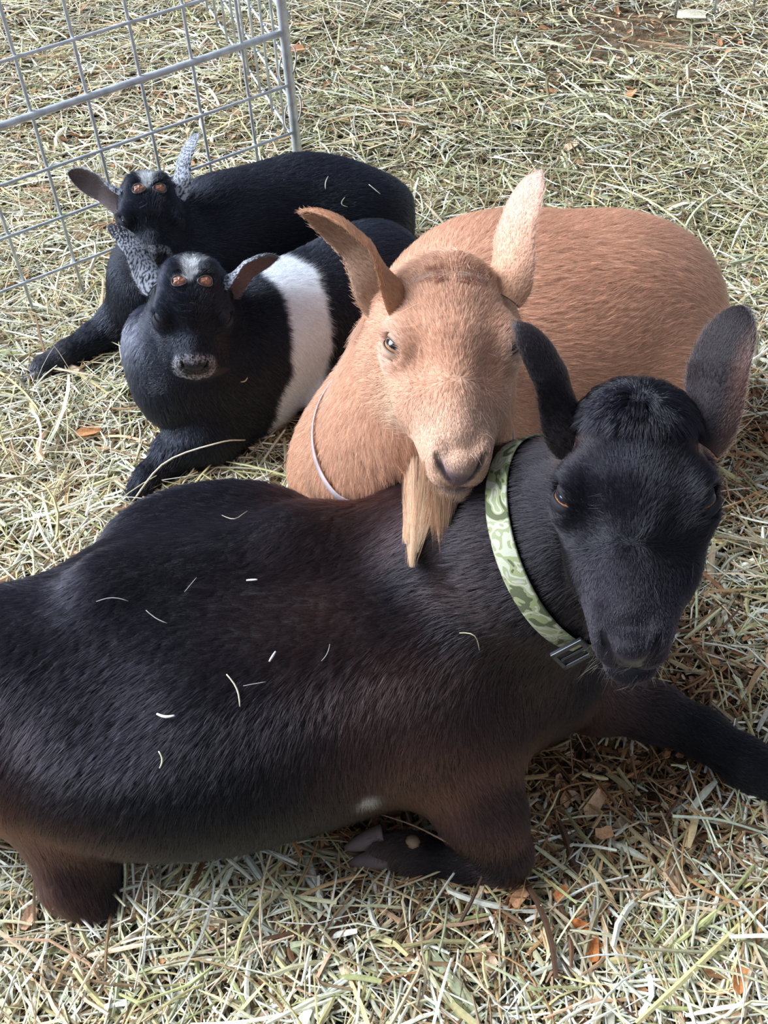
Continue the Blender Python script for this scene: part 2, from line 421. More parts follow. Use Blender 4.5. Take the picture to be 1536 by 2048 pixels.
class Coat:
    def __init__(s): s.P = []; s.R = []; s.C = []
    def grow(s, P, N, Dr, length, lift, col, width, clump=0.0, nclump=0, bendn=.25, wob=.15, gravity=0.0):
        n = len(P); K_ = 5
        length = np.broadcast_to(length, (n,)) * rng.uniform(.7, 1.25, n); lift = np.broadcast_to(lift, (n,)); width = np.broadcast_to(width, (n,))
        t = nrm(Dr - (Dr * N).sum(1)[:, None] * N); side = np.cross(N, t)
        t = nrm(t + side * rng.normal(0, wob, n)[:, None]); lf = lift * rng.uniform(.5, 1.6, n)
        pts = np.zeros((n, K_, 3))
        for k in range(K_):
            f = k / (K_ - 1)
            pts[:, k] = P + length[:, None] * (t * f * np.cos(lf)[:, None] + N * ((np.sin(lf)) * f * (1 - bendn * f))[:, None] + np.array([0, 0, -1]) * gravity * f * f)
        pts[:, 0] -= N * .0008
        if clump > 0 and nclump:
            g = rng.choice(n, min(nclump, n), replace=False); kd = kdtree.KDTree(len(g))
            for i, j in enumerate(g): kd.insert(P[j], i)
            kd.balance(); near = g[np.array([kd.find(p)[1] for p in P])]
            for k in range(1, K_):
                f = (k / (K_ - 1)) ** 1.3 * clump
                pts[:, k] = pts[:, k] * (1 - f) + (pts[near, k]) * f
        rad = width[:, None] * np.array([1, .95, .8, .55, .12])[None]
        s.P.append(pts); s.R.append(rad); s.C.append(np.broadcast_to(np.asarray(col)[..., None, :] if np.ndim(col) == 2 else col, (n, K_, 3)))
    def strands(s, pts, rad, col):      # explicit (n,K,3)
        if pts.shape[1] != 5:
            K0 = pts.shape[1]; x = np.linspace(0, K0 - 1, 5); i = np.clip(x.astype(int), 0, K0 - 2); f = (x - i)[None, :, None]
            pts = pts[:, i] * (1 - f) + pts[:, i + 1] * f
        s.P.append(pts); s.R.append(rad[:, None] * np.array([1, .95, .85, .6, .15])[None]); s.C.append(np.broadcast_to(col if np.ndim(col) in (1, 3) else np.asarray(col)[:, None], (len(pts), 5, 3)))
    def build(s, name, mat_, parent):
        P = np.vstack(s.P).astype(np.float32); R = np.vstack(s.R).astype(np.float32); C_ = np.vstack(s.C).astype(np.float32).reshape(-1, 3)
        cv = bpy.data.hair_curves.new(name); cv.add_curves([5] * len(P))
        cv.attributes['position'].data.foreach_set('vector', P.ravel()) if 'position' in cv.attributes else cv.points.foreach_set('position', P.ravel())
        ra = cv.attributes.get('radius') or cv.attributes.new('radius', 'FLOAT', 'POINT'); ra.data.foreach_set('value', R.ravel())
        ca = cv.attributes.new('col', 'FLOAT_COLOR', 'POINT'); c4 = np.ones((len(C_), 4), np.float32); c4[:, :3] = C_; ca.data.foreach_set('color', c4.ravel())
        cv.materials.append(mat_); o = bpy.data.objects.new(name, cv); COL.objects.link(o)
        o.parent = parent; o.matrix_parent_inverse = Matrix.Translation(-Vector(parent.location)); o['kind'] = 'stuff'
        return o

def fur_mat(name, rough=.35, mixd=0.0, ior=1.45):
    m = bpy.data.materials.new(name); m.use_nodes = True; nt = m.node_tree; nt.nodes.clear()
    out = nt.nodes.new('ShaderNodeOutputMaterial'); a = nt.nodes.new('ShaderNodeAttribute'); a.attribute_name = 'col'
    if True:
        b = nt.nodes.new('ShaderNodeBsdfHairPrincipled'); b.model = 'CHIANG'; b.parametrization = 'COLOR'
        nt.links.new(a.outputs['Color'], b.inputs['Color']); b.inputs['Roughness'].default_value = rough; b.inputs['Radial Roughness'].default_value = .5
        b.inputs['Coat'].default_value = 0.0; b.inputs['IOR'].default_value = ior; b.inputs['Random Roughness'].default_value = .2
        if mixd:
            d = nt.nodes.new('ShaderNodeBsdfDiffuse'); nt.links.new(a.outputs['Color'], d.inputs['Color']); mx = nt.nodes.new('ShaderNodeMixShader'); mx.inputs[0].default_value = mixd
            nt.links.new(b.outputs[0], mx.inputs[1]); nt.links.new(d.outputs[0], mx.inputs[2]); nt.links.new(mx.outputs[0], out.inputs[0])
        else: nt.links.new(b.outputs[0], out.inputs[0])
    return m

M_EYE = mat('eye_gloss', attr='col', rough=.16, spec=.4, coat=.15)
M_SKIN = mat('bare_skin', attr='col', rough=.38, spec=.5, bump=(900, .25, .0006))
M_HIDE = mat('hide', attr='col', rough=.7, spec=.3, bump=(1100, .3, .0005))
_nt = M_HIDE.node_tree; _b = _nt.nodes['Principled BSDF']; _at = [n for n in _nt.nodes if n.type == 'ATTRIBUTE'][0]
_mr = _nt.nodes.new('ShaderNodeMapRange'); _mr.inputs['To Min'].default_value = .36; _mr.inputs['To Max'].default_value = .75
_nt.links.new(_at.outputs['Alpha'], _mr.inputs['Value']); _nt.links.new(_mr.outputs['Result'], _b.inputs['Roughness'])
M_FUR_DARK = fur_mat('dark_coat', rough=.22, ior=1.38)
M_FUR_LIGHT = fur_mat('tan_coat', rough=.5, mixd=.55)
M_FUR_KID = fur_mat('kid_coat', rough=.25, mixd=.12, ior=1.42)
M_HOOF = mat('hoof_horn', attr='col', rough=.45, spec=.4, bump=(120, .4, .002))

def mk_frame(a, up=(0, 0, 1)):
    """rows: along a, sideways, up"""
    y = nrm(a); z = nrm(np.asarray(up, float) - (np.asarray(up, float) @ y) * y); x = np.cross(y, z); return np.stack([y, x, z])

def hoof(parent, ankle, toe, width, height, col, up=(0, 0, 1)):
    """two claws side by side, each a wedge that is rounded at the toe"""
    fr = mk_frame(np.asarray(toe) - np.asarray(ankle), up); L = np.linalg.norm(np.asarray(toe) - np.asarray(ankle)); V = []; F = []
    for sg in (-1, 1):
        base = len(V); n, m = 9, 10
        for i in range(n):
            t = i / (n - 1); w_ = width * .27 * (1 - .75 * t ** 2.2); hh = height * (1 - .62 * t); cx = sg * (width * .27 - width * .10 * t)
            for j in range(m):
                a = 2 * math.pi * j / m; ca, sa = math.cos(a), math.sin(a)
                px = cx + w_ * np.sign(ca) * abs(ca) ** .7; pz = hh * .5 * np.sign(sa) * abs(sa) ** .7 - height * .16 * t
                V.append(np.asarray(ankle) + fr[0] * (L * t) + fr[1] * px + fr[2] * pz)
        for i in range(n - 1):
            for j in range(m): k = (j + 1) % m; F.append((base + i * m + j, base + i * m + k, base + (i + 1) * m + k, base + (i + 1) * m + j))
        F.append(tuple(base + j for j in range(m))[::-1]); F.append(tuple(base + (n - 1) * m + j for j in range(m)))
    return mesh_obj('hoof', V, F, M_HOOF, parent, np.tile(col, (len(V), 1)))
# ---------------------------------------------------------------- black doe in front
BLK = np.array([.0040, .0034, .0055]); BRN = np.array([.15, .066, .050])
def build_black_doe():
    root = empty('goat', Q(520, 1500, 0), 'large black doe lying in front with a camouflage collar and brown tinted legs', 'goat')
    h = Head(D(1273.7, 774, .961), D(1260.9, 1347, .841), 1.04, roll=.0)
    f = Field()
    a0 = Q(-90, 1440, .205); a1 = Q(980, 1270, .21); ax = mk_frame(a1 - a0)
    f.ell(Q(-40, 1425, .165), (.24, .125, .125), ax, .04)
    f.ell(Q(370, 1380, .175), (.27, .195, .175), ax, .05)
    f.ell(Q(480, 1310, .185), (.22, .22, .16), ax, .05)
    f.ell(Q(415, 1058, .262), (.125, .055, .058), ax, .022)
    f.ell(Q(720, 1320, .19), (.25, .175, .175), ax, .05)
    f.ell(Q(950, 1265, .205), (.17, .125, .16), ax, .05)
    f.chain([(Q(-80, 1480, .21), .04), (Q(60, 1365, .265), .03), (Q(230, 1185, .325), .026), (Q(600, 1080, .35), .026), (Q(880, 1060, .36), .04)], .05)
    f.ell(Q(850, 1330, .20), (.13, .09, .15), ax, .05)          # near shoulder
    f.cone(Q(890, 1440, .17), Q(960, 1620, .09), .085, .05, .04)
    f.cone(Q(960, 1620, .09), Q(1003, 1700, .045), .05, .036, .02)
    f.chain([(Q(1000, 1715, .036), .032), (Q(930, 1722, .03), .024), (Q(850, 1715, .028), .021), (Q(818, 1708, .028), .024), (Q(765, 1697, .026), .02)], .012)
    f.ell(Q(1060, 1330, .16), (.08, .08, .09), ax, .04)
    f.chain([(Q(1090, 1350, .13), .065), (Q(1190, 1392, .08), .042), (Q(1310, 1425, .055), .033), (Q(1400, 1465, .045), .027), (Q(1490, 1525, .035), .027), (Q(1560, 1575, .03), .025)], .025)
    # neck
    nb = Q(965, 1130, .30); nk = h.W((0, 3.5, -9.0)); nm = Q(1060, 1085, .41)
    f.cone(nb, nm, .125, .095, .05); f.cone(nm, nk, .092, .062, .03)
    f.cone(Q(1010, 1190, .27), h.W((0, 8, -11)), .11, .05, .04)
    # haunch and hind leg
    f.ell(Q(-20, 1425, .17), (.13, .125, .12), ax, .04)
    f.ell(Q(20, 1325, .255), (.10, .08, .07), ax, .05)
    f.ell(Q(150, 1385, .375), (.05, .04, .05), ax, .09, 'd')
    f.chain([(Q(50, 1440, .20), .085), (Q(115, 1560, .12), .06), (Q(150, 1660, .075), .047), (Q(158, 1750, .035), .040)], .04)
    f.cone(Q(158, 1760, .04), Q(195, 1800, .022), .035, .026, .03)
    global DOE_PRIMS; DOE_PRIMS = list(f.pr)
    h.build(f)
    V, F = f.mesh(.0058, .0022, h.box(), 0.0)
    V = relax(V, F, 2, .5); N = vnormals(V, F)
    return root, h, V, F, N
def build_tan_doe():
    root = empty('goat', Q(1150, 900, 0), 'tan red doe with beard lying behind the large black goat', 'goat')
    h = Head(D(900, 502, 1.1206), D(937, 981.5, 1.0006), 1.042, roll=.17)
    f = Field()
    ax = mk_frame(Q(1400, 600, .21) - Q(860, 900, .21))
    f.ell(Q(1120, 690, .19), (.27, .18, .19), ax, .05)
    f.ell(Q(1210, 690, .17), (.20, .165, .17), ax, .05)
    f.ell(Q(980, 670, .21), (.20, .17, .185), ax, .05)
    f.ell(Q(840, 900, .20), (.15, .15, .18), ax, .05)
    f.ell(Q(1320, 790, .14), (.10, .10, .12), ax, .05)
    f.ell(Q(1275, 600, .23), (.11, .09, .08), ax, .05)
    f.cone(Q(820, 900, .30), h.W((0, 3.5, -9.0)), .125, .08, .04)
    f.cone(Q(800, 960, .25), h.W((0, 9, -11)), .11, .055, .04)
    f.ell(Q(720, 950, .15), (.10, .10, .12), ax, .05)
    f.cone(Q(700, 1000, .09), Q(670, 1020, .04), .06, .045, .03)
    f.chain([(Q(1375, 850, .08), .065), (Q(1350, 940, .06), .045)], .03)
    f.carve(DOE_PRIMS)
    h.build(f)
    V, F = f.mesh(.0060, .0023, h.box(), 0.0)
    V = relax(V, F, 2, .5); N = vnormals(V, F)
    return root, h, V, F, N
def build_kid(which):
    f = Field()
    if which == 2:
        root = empty('goat_kid', Q(470, 800, 0), 'black kid with a white belt lying closest to the tan goat', 'goat')
        h = Head(D(382, 503, 1.6694), D(391.5, 790.4, 1.6344), .9286, kid=True, roll=.013)
        ax = mk_frame(Q(720, 600, .12) - Q(400, 760, .12))
        f.ell(Q(405, 735, .13), (.12, .10, .115), ax, .04)
        f.ell(Q(540, 680, .13), (.17, .115, .125), ax, .04)
        f.ell(Q(690, 610, .125), (.15, .115, .12), ax, .04)
        f.ell(Q(745, 560, .12), (.10, .09, .105), ax, .04)
        f.ell(Q(330, 715, .12), (.065, .075, .095), ax, .04)
        f.cone(Q(380, 700, .18), h.W((0, 4, -8)), .08, .058, .03)
        f.chain([(Q(430, 800, .09), .065), (Q(410, 870, .055), .05), (Q(350, 905, .04), .032), (Q(300, 955, .028), .02), (Q(270, 990, .02), .018)], .02)
        f.chain([(Q(520, 800, .06), .055), (Q(440, 870, .045), .04)], .03)
        f.chain([(Q(720, 680, .10), .075), (Q(690, 790, .06), .045), (Q(655, 850, .03), .03), (Q(640, 880, .02), .02)], .03)
    else:
        root = empty('goat_kid', Q(420, 600, 0), 'all black kid lying at the back beside the wire panel', 'goat')
        h = Head(D(293, 335, 1.8802), D(319.2, 558, 1.8302), .83, kid=True, roll=.072)
        ax = mk_frame(Q(750, 420, .12) - Q(400, 520, .12))
        f.ell(Q(330, 570, .12), (.10, .10, .11), ax, .04)
        f.ell(Q(460, 480, .13), (.16, .11, .125), ax, .04)
        f.ell(Q(590, 435, .125), (.16, .11, .115), ax, .04)
        f.ell(Q(700, 445, .11), (.12, .10, .10), ax, .04)
        f.cone(Q(370, 520, .15), h.W((0, 4, -9)), .07, .055, .03)
        f.chain([(Q(290, 600, .10), .06), (Q(250, 640, .06), .042), (Q(190, 680, .04), .028), (Q(140, 708, .034), .023), (Q(88, 736, .028), .023)], .02)
        f.chain([(Q(330, 640, .06), .045), (Q(270, 620, .04), .035)], .02)
        f.chain([(Q(760, 430, .09), .07), (Q(790, 490, .04), .04)], .03)
    h.build(f)
    V, F = f.mesh(.0052, .0023, h.box(), 0.0)
    V = relax(V, F, 1, .5); N = vnormals(V, F)
    return root, h, V, F, N
def cv(a, b, c): return nrm(RC @ np.array([a, b, c], float))
def ears_of(which, h, root):
    E = []
    if which == 'A':
        inner = (.05, .03, .03)
        col = lambda V, UV: np.where(UV[:, 2:3] > .5, np.array([[.05, .032, .03]]), np.array([[.012, .008, .009]]) + np.array([[.10, .05, .036]]) * smooth(.30, .0, UV[:, 1:2]) * smooth(.9, .5, UV[:, :1]))
        b1 = h.W((-4.0, 2.6, -4.2)); b2 = h.W((4.0, 2.6, -4.2))
        E.append(ear(h, root, b1, D(1478, 614, .99), cv(.75, .1, .55), .066, bend=.008 * cv(1, .3, 0), colfn=col))
        E.append(ear(h, root, b2, D(1033, 648, .99), cv(-.75, .1, .55), .062, bend=.006 * cv(-1, .3, 0), colfn=col))
    elif which == 'B':
        pale = np.array([.70, .46, .36]); tan = np.array([.58, .30, .17])
        col = lambda V, UV: np.where(UV[:, 2:3] > .5, np.array([[.42, .26, .18]]), pale * UV[:, :1] + tan * (1 - UV[:, :1]))
        col2 = lambda V, UV: np.where(UV[:, 2:3] > .5, np.array([[.34, .20, .13]]), np.array([[.52, .25, .13]]))
        b1 = h.W((-4.2, 2.6, -4.0)); b2 = h.W((4.4, 2.9, -4.0))
        E.append(ear(h, root, b1, D(1073, 348, 1.19), cv(.8, .2, .45), .070, bend=.008 * cv(.7, .6, 0), colfn=col))
        E.append(ear(h, root, b2, D(602, 425, 1.09), cv(-.75, .75, -.17), .084, bend=.006 * cv(0, 1, 0), colfn=col2))
    else:
        def col(V, UV):
            n = fbm(V, 2600, 5, 2) + .15 - 1.0 * smooth(.5, 1, UV[:, 0]) * (which == 2)
            return np.where(UV[:, 2:3] > .5, np.array([[.12, .09, .09]]), np.where((n > 0)[:, None], np.array([[.42, .44, .5]]), BLK))
        b1 = h.W((-4.8, 3.6, -4.4)); b2 = h.W((4.8, 3.6, -4.4))
        if which == 2:
            E.append(ear(h, root, b1, D(556, 515, 1.70), cv(.2, .95, -.1), .062, bend=.006 * cv(0, 1, 0), colfn=col))
            E.append(ear(h, root, b2, D(220, 452, 1.72), cv(-.5, .7, .4), .062, bend=.004 * cv(0, 1, 0), colfn=col))
        else:
            E.append(ear(h, root, b1, D(397, 268, 1.93), cv(.7, .3, .5), .055, bend=.004 * cv(1, 0, 0), colfn=col))
            E.append(ear(h, root, b2, D(136, 346, 1.90), cv(-.1, .8, -.6), .055, bend=.008 * cv(0, 1, 0), colfn=col))
    return E
# ---------------------------------------------------------------- coats
from mathutils.bvhtree import BVHTree
def bvh(V, F): return BVHTree.FromPolygons(V.tolist(), F.tolist())
def hit_px(tree, px, py):
    d = nrm(ray(px, py)); r = tree.ray_cast(Vector(CP), Vector(d)); return (np.array(r[0]), np.array(r[1])) if r[0] is not None else (None, None)
def blobs(P, lst):
    w_ = np.zeros(len(P))
    for c, r, a in lst: w_ = np.maximum(w_, a * np.exp(-((P - c) ** 2).sum(1) / (2 * r * r)))
    return w_
def head_mask(L): # 1 on the head
    return smooth(-.5, 2.5, L[:, 1]) * smooth(-13.5, -10.5, L[:, 2]) * smooth(9, 7, np.abs(L[:, 0])) * smooth(27, 25, L[:, 1])
def bare(L, kid):   # nose leather and lips
    wz = 1.9 * np.clip((L[:, 2] + 6.2) / 2.4, .12, 1)
    nose = smooth(1.15, .85, np.abs(L[:, 0]) / wz) * smooth(20.6, 21.3, L[:, 1]) * (L[:, 1] < 26) * smooth(-6.6, -6.0, L[:, 2]) * smooth(-2.4, -3.7, L[:, 2])
    lip = smooth(.6, .25, np.abs(L[:, 2] + 7.0)) * smooth(20, 21.5, L[:, 1]) * (L[:, 1] < 26)
    return np.maximum(nose, lip)
def nostril(L):
    a = np.array([2.05, 20.9, -2.9]); b = np.array([1.0, 22.5, -4.5]); q = L * [1, 1, 1]; q = np.stack([np.abs(L[:, 0]), L[:, 1], L[:, 2]], 1)
    t = np.clip(((q - a) @ (b - a)) / ((b - a) @ (b - a)), 0, 1)[:, None]; return smooth(.5, .22, np.linalg.norm(q - a - t * (b - a), axis=1))
def eye_near(L): return np.minimum(np.linalg.norm(L - np.array([5.0, 9, -3.5]), axis=1), np.linalg.norm(L - np.array([-5.0, 9, -3.5]), axis=1))
def head_flow(h, L):
    x, y, z = L.T; up = smooth(17.5, 10.5, y)[:, None]
    fan = np.stack([x * .22, -np.ones_like(x) * 1.1, .1 * np.ones_like(x)], 1)
    dn = np.stack([x * .05, np.ones_like(x), -.2 + 0 * x], 1)
    d = nrm(fan) * up + nrm(dn) * (1 - up)
    ck = (smooth(3.6, 5.2, np.abs(x)) * smooth(-3.5, -6, z))[:, None]
    d = nrm(d) * (1 - ck) + np.array([[0, -.5, -.9]]) * ck
    top = smooth(3.5, 1.0, y)[:, None]
    d = d * (1 - top) + nrm(np.stack([x * .35, -.3 + 0 * y, .3 + 0 * z], 1)) * top
    return nrm(d) @ h.M

def coat_for(root, h, V, F, N, E, arr, n, hair_len, col_fn, mat_, kid=False, tuft=None, clump=.25, face_len=.006, w_hair=.00022, wob=.14, nface=None):
    """col_fn(P, L) -> rgb; paints the hide and grows the coat"""
    L = h.L(V); C_ = col_fn(V, L); br = bare(L, kid); a = (1 - br)[:, None]
    C_ = C_ * (1 - .65 * nostril(L) * head_mask(L))[:, None]
    body = mesh_obj('body', V, F, M_HIDE, root, np.hstack([C_ * np.where(br > .5, 1, .8)[:, None], a]))
    ct = Coat()
    def wf(ce):
        l = h.L(ce); m = head_mask(l); return (1 - .96 * m) * (ce[:, 2] < 5)
    P, Nn, _ = sample(V, F, N, int(n * FUR), wf); l = h.L(P)
    c = col_fn(P, l) * np.exp(rng.normal(0, .22, len(P)))[:, None]
    ln = hair_len(P, l); fl = flow(P, arr); nz = fbm(P, 25, 3, 2)[:, None]; fl = nrm(fl + nz * np.cross(Nn, fl) * .35)
    lt = rng.random(len(P)) < .035; c = np.where(lt[:, None], c * 2.0 + np.array([[.028, .031, .044]]), c)  # a few pale hairs tinted blue: sheen put into the coat colour
    ct.grow(P, Nn, fl, ln, .28, c, w_hair * (.8 + .4 * rng.random(len(P))), clump=clump, nclump=int(len(P) / 6), wob=wob)
    nf = int((nface or n * .5) * FUR)
    def wf2(ce):
        l = h.L(ce); return head_mask(l) * (1 - .9 * nostril(l)) * (1 - .985 * bare(l, kid)) * smooth(1.2, 1.5, eye_near(l) + 0)
    P, Nn, _ = sample(V, F, N, nf, wf2); l = h.L(P)
    c = col_fn(P, l) * np.exp(rng.normal(0, .26, len(P)))[:, None]
    ln = face_len * (.45 + 1.05 * smooth(21, 9, l[:, 1])) * (1 + .8 * smooth(5, 1, l[:, 1])) * (1 + .9 * smooth(-6, -10, l[:, 2]))
    ct.grow(P, Nn, head_flow(h, l), ln, .30, c, w_hair * .8, clump=clump * .5, nclump=int(nf / 8), wob=wob)
    for e in E:     # ears, both faces
        m = int(nf * .10); Pe, Ne, Ce = sample(e['V'], e['F'], e['N'], m, None, e['C'])
        ct.grow(Pe, Ne, np.tile(e['T'], (m, 1)), face_len * .75, .25, Ce * np.exp(rng.normal(0, .15, m))[:, None], w_hair * .7, wob=wob)
        u = e['UV']; V_e = e['V']; k = (np.abs(u[:, 1] - .5) > .42) & (u[:, 2] < .5); idx = np.where(k)[0]
        j = rng.choice(idx, int(m * .12)); Pj = V_e[j] + rng.normal(0, .001, (len(j), 3))
        ct.grow(Pj, e['N'][j], np.tile(e['T'], (len(j), 1)) + e['N'][j] * .4, face_len * 1.1, .5, e['C'][j] * 1.4 + .02, w_hair * .7, wob=.3)
    if tuft is not None:
        tuft(ct)
    return body, ct
def whiskers(ct, h, n, col, ln=.022, r=.00013):
    a = rng.uniform(-2.6, 2.6, n); y = rng.uniform(18.5, 21.8, n); z = np.where(rng.random(n) < .6, -9.0, -6.5) + rng.normal(0, .3, n)
    P = h.W(np.stack([a, y, z], 1)); d = nrm(np.stack([a * .25, .35 + rng.normal(0, .2, n), -.8 + rng.normal(0, .3, n)], 1)) @ h.M
    t = np.linspace(0, 1, 5)[None, :, None]; ln = ln * rng.uniform(.5, 1.3, n)[:, None, None]
    ct.strands(P[:, None] + d[:, None] * t * ln + np.array([0, 0, -.25])[None, None] * t ** 2 * ln, np.full(n, r), col)

def collar_ring(tree, c, normal, width, lift, n=96, sag=None):
    ax = nrm(normal); u = nrm(np.cross(ax, [0, 0, 1])); v = np.cross(ax, u); pts = []
    for i in range(n):
        a = 2 * math.pi * i / n; d = math.cos(a) * u + math.sin(a) * v
        hit = tree.ray_cast(Vector(c + d * .30), Vector(-d), .30)
        p = np.array(hit[0]) if hit[0] is not None else c + d * .07
        pts.append(np.linalg.norm(p - c))
    R_ = np.array(pts)
    for _ in range(10): R_ = np.maximum((np.roll(R_, 1) + R_ + np.roll(R_, -1)) / 3, R_ * .9 + .1 * (np.roll(R_, 1) + np.roll(R_, -1)) / 2)
    return ax, u, v, R_ + lift
def band(name, c, ring, width, thick, mat_, parent, tilt=0):
    ax, u, v, R_ = ring; n = len(R_); V = []; F = []
    for i in range(n):
        a = 2 * math.pi * i / n; d = math.cos(a) * u + math.sin(a) * v; e = nrm(ax + tilt * d)
        for o, t in ((-.5, 0), (-.42, 1), (.42, 1), (.5, 0), (.42, -1), (-.42, -1)):
            V.append(c + d * (R_[i] + t * thick * .5) + e * o * width)
    for i in range(n):
        j = (i + 1) % n
        for k in range(6): l = (k + 1) % 6; F.append((i * 6 + k, i * 6 + l, j * 6 + l, j * 6 + k))
    return mesh_obj(name, V, F, mat_, parent)
# ---------------------------------------------------------------- assemble the goats
GOATS = []
def finish(root, h, V, F, N, tree): GOATS.append(dict(root=root, h=h, V=V, F=F, tree=tree))

# the black doe
root, h, V, F, N = build_black_doe(); tree = bvh(V, F); finish(root, h, V, F, N, tree); DOE = GOATS[-1]
WHP = hit_px(tree, 737, 1603)[0]
def colA(P, L):
    brn = blobs(P, [(Q(940, 1590, .13), .06, 1), (Q(1010, 1690, .07), .04, .9), (Q(890, 1480, .2), .07, .45), (Q(120, 1640, .10), .06, 1), (Q(10, 1560, .14), .06, 1),
                    (Q(140, 1760, .05), .045, .8), (Q(1190, 1400, .1), .045, .55), (Q(820, 1250, .33), .11, .2), (Q(850, 1400, .28), .09, .3), (Q(-20, 1600, .1), .08, 1)])
    brn = brn * (.75 + .45 * fbm(P, 30, 11)) * (1 - blobs(P, [(Q(190, 1800, .02), .035, 1), (Q(900, 1720, .03), .05, .95)]))
    hm = head_mask(L); c = BLK[None] * (1 + .25 * fbm(P, 14, 4))[:, None]; c = c * (1 - brn[:, None]) + BRN[None] * np.clip(brn, 0, 1)[:, None]
    face = hm * smooth(14, 18, L[:, 1]); c = c + face[:, None] * np.array([[.006, .004, .006]])
    c = c + (hm * bare(L, False))[:, None] * np.array([[.014, .011, .014]])
    er = blobs(P, [(h.W((4.6, 3.4, -4)), .016, 1), (h.W((-4.6, 3.4, -4)), .016, 1)]); c = c * (1 - .6 * er[:, None]) + .6 * er[:, None] * BRN
    wh = blobs(P, [(WHP, .0065, 1.1)]).clip(0, 1); c = c * (1 - wh[:, None]) + wh[:, None] * np.array([[.55, .55, .6]])
    ft = blobs(P, [(Q(765, 1690, .03), .028, .8), (Q(820, 1690, .04), .012, 1)]); return c * (1 - ft[:, None]) + ft[:, None] * np.array([[.13, .085, .07]])
arrA = arrows([(900, 1030, .37, 700, 1040, .37, .06), (500, 1080, .37, 300, 1120, .36, .06), (200, 1160, .34, 60, 1260, .31, .07), (800, 1160, .36, 700, 1210, .35, .06), (950, 1120, .33, 950, 1230, .28, .05),
    (700, 1300, .34, 620, 1400, .28, .07), (450, 1250, .36, 330, 1300, .34, .07), (450, 1450, .26, 420, 1560, .16, .06), (740, 1480, .2, 725, 1600, .12, .06), (250, 1500, .22, 220, 1620, .12, .06),
    (50, 1350, .27, 20, 1450, .22, .07), (200, 1300, .34, 100, 1380, .31, .06), (900, 1470, .16, 960, 1600, .09, .04), (960, 1600, .09, 1010, 1700, .05, .03), (60, 1560, .14, 130, 1680, .08, .04), (140, 1700, .07, 180, 1800, .03, .03),
    (1080, 980, .46, 960, 1030, .40, .05), (1100, 1120, .36, 1070, 1230, .30, .05), (1080, 1300, .2, 1090, 1420, .12, .05), (980, 1330, .22, 980, 1450, .14, .05), (1000, 1720, .04, 820, 1710, .03, .03),
    (1180, 1390, .08, 1330, 1420, .05, .04), (1330, 1430, .05, 1540, 1560, .03, .04), (1200, 1150, .38, 1160, 1250, .34, .04)])
def lenA(P, L):
    ln = np.full(len(P), .017); ln = ln + .010 * blobs(P, [(Q(1000, 1000, .42), .07, 1), (Q(1080, 1080, .38), .07, 1)])
    leg = np.maximum(blobs(P, [(Q(900, 1720, .03), .08, 1), (Q(1400, 1450, .04), .1, 1), (Q(1530, 1550, .03), .1, 1)]), 0); return ln * (1 - .6 * leg)
E_ = ears_of('A', h, root)
def tuftA(ct):
    n = int(8500 * FUR); a = rng.uniform(0, 2 * math.pi, n); r_ = np.sqrt(rng.random(n))
    L0 = np.stack([np.cos(a) * r_ * 3.8 - .2, 1.4 + np.sin(a) * r_ * 2.3, np.full(n, -1.2)], 1); base = h.W(L0); out = []
    tr = tree
    P = np.zeros((n, 3)); N2 = np.zeros((n, 3)); zd = h.M[2]
    for i in range(n):
        q = tr.ray_cast(Vector(base[i] + zd * .06), Vector(-zd), .14)
        if q[0] is None: P[i] = base[i]; N2[i] = zd
        else: P[i] = q[0]; N2[i] = q[1]
    dl = np.stack([np.cos(a) * 1.0 + .1, np.sin(a) * .8 + .15 - .3 * r_, .1 + 0 * a], 1) @ h.M
    ct.grow(P, N2, dl, .030, .72, BLK[None] * np.exp(rng.normal(0, .3, n))[:, None] * 1.1, .00024, clump=.55, nclump=n // 40, bendn=.75, wob=.25)
    whiskers(ct, h, 46, (.35, .33, .33)); whiskers(ct, h, 120, (.02, .02, .02), .012)
body, ct = coat_for(root, h, V, F, N, E_, arrA, 230000, lenA, colA, M_FUR_DARK, tuft=tuftA, nface=75000, wob=.2, w_hair=.00019, clump=.35)
ct.build('coat', M_FUR_DARK, root)
for sg in (1, -1): eyeball(h, root, sg, (.42, .17, .07), open_=.62, lidcol=(.014, .013, .018))
hoof(root, Q(772, 1693, .028), Q(692, 1712, .022), .052, .038, (.22, .16, .14), up=(0, -.5, 1))
V2, F2 = tube(spline([Q(828, 1690, .045), Q(822, 1682, .058), Q(812, 1684, .060)], 5), [.009, .0095, .008, .006, .002][0:5], 8)
mesh_obj('dewclaw', V2, F2, M_HOOF, root, np.tile((.32, .2, .13), (len(V2), 1)))
# camouflage collar
m = mat('camouflage_webbing', color=(.6, .6, .5), rough=.85, spec=.2, bump=(1400, .5, .0008)); nt = m.node_tree
tc = nt.nodes.new('ShaderNodeTexCoord'); mp = nt.nodes.new('ShaderNodeMapping'); mp.inputs['Scale'].default_value = (1, 1, 1.6); nt.links.new(tc.outputs['Object'], mp.inputs['Vector'])
nz = nt.nodes.new('ShaderNodeTexNoise'); nz.inputs['Scale'].default_value = 42; nz.inputs['Detail'].default_value = 1.2; nz.inputs['Distortion'].default_value = 1.2; nt.links.new(mp.outputs[0], nz.inputs['Vector'])
cr = nt.nodes.new('ShaderNodeValToRGB'); cr.color_ramp.interpolation = 'CONSTANT'; el = cr.color_ramp.elements
el[0].position = 0; el[0].color = (*S2L((96, 100, 74)), 1); el[1].position = .40; el[1].color = (*S2L((150, 154, 112)), 1)
for p_, c_ in ((.49, (186, 184, 162)), (.58, (150, 156, 118)), (.66, (182, 172, 158))): e_ = el.new(p_); e_.color = (*S2L(c_), 1)
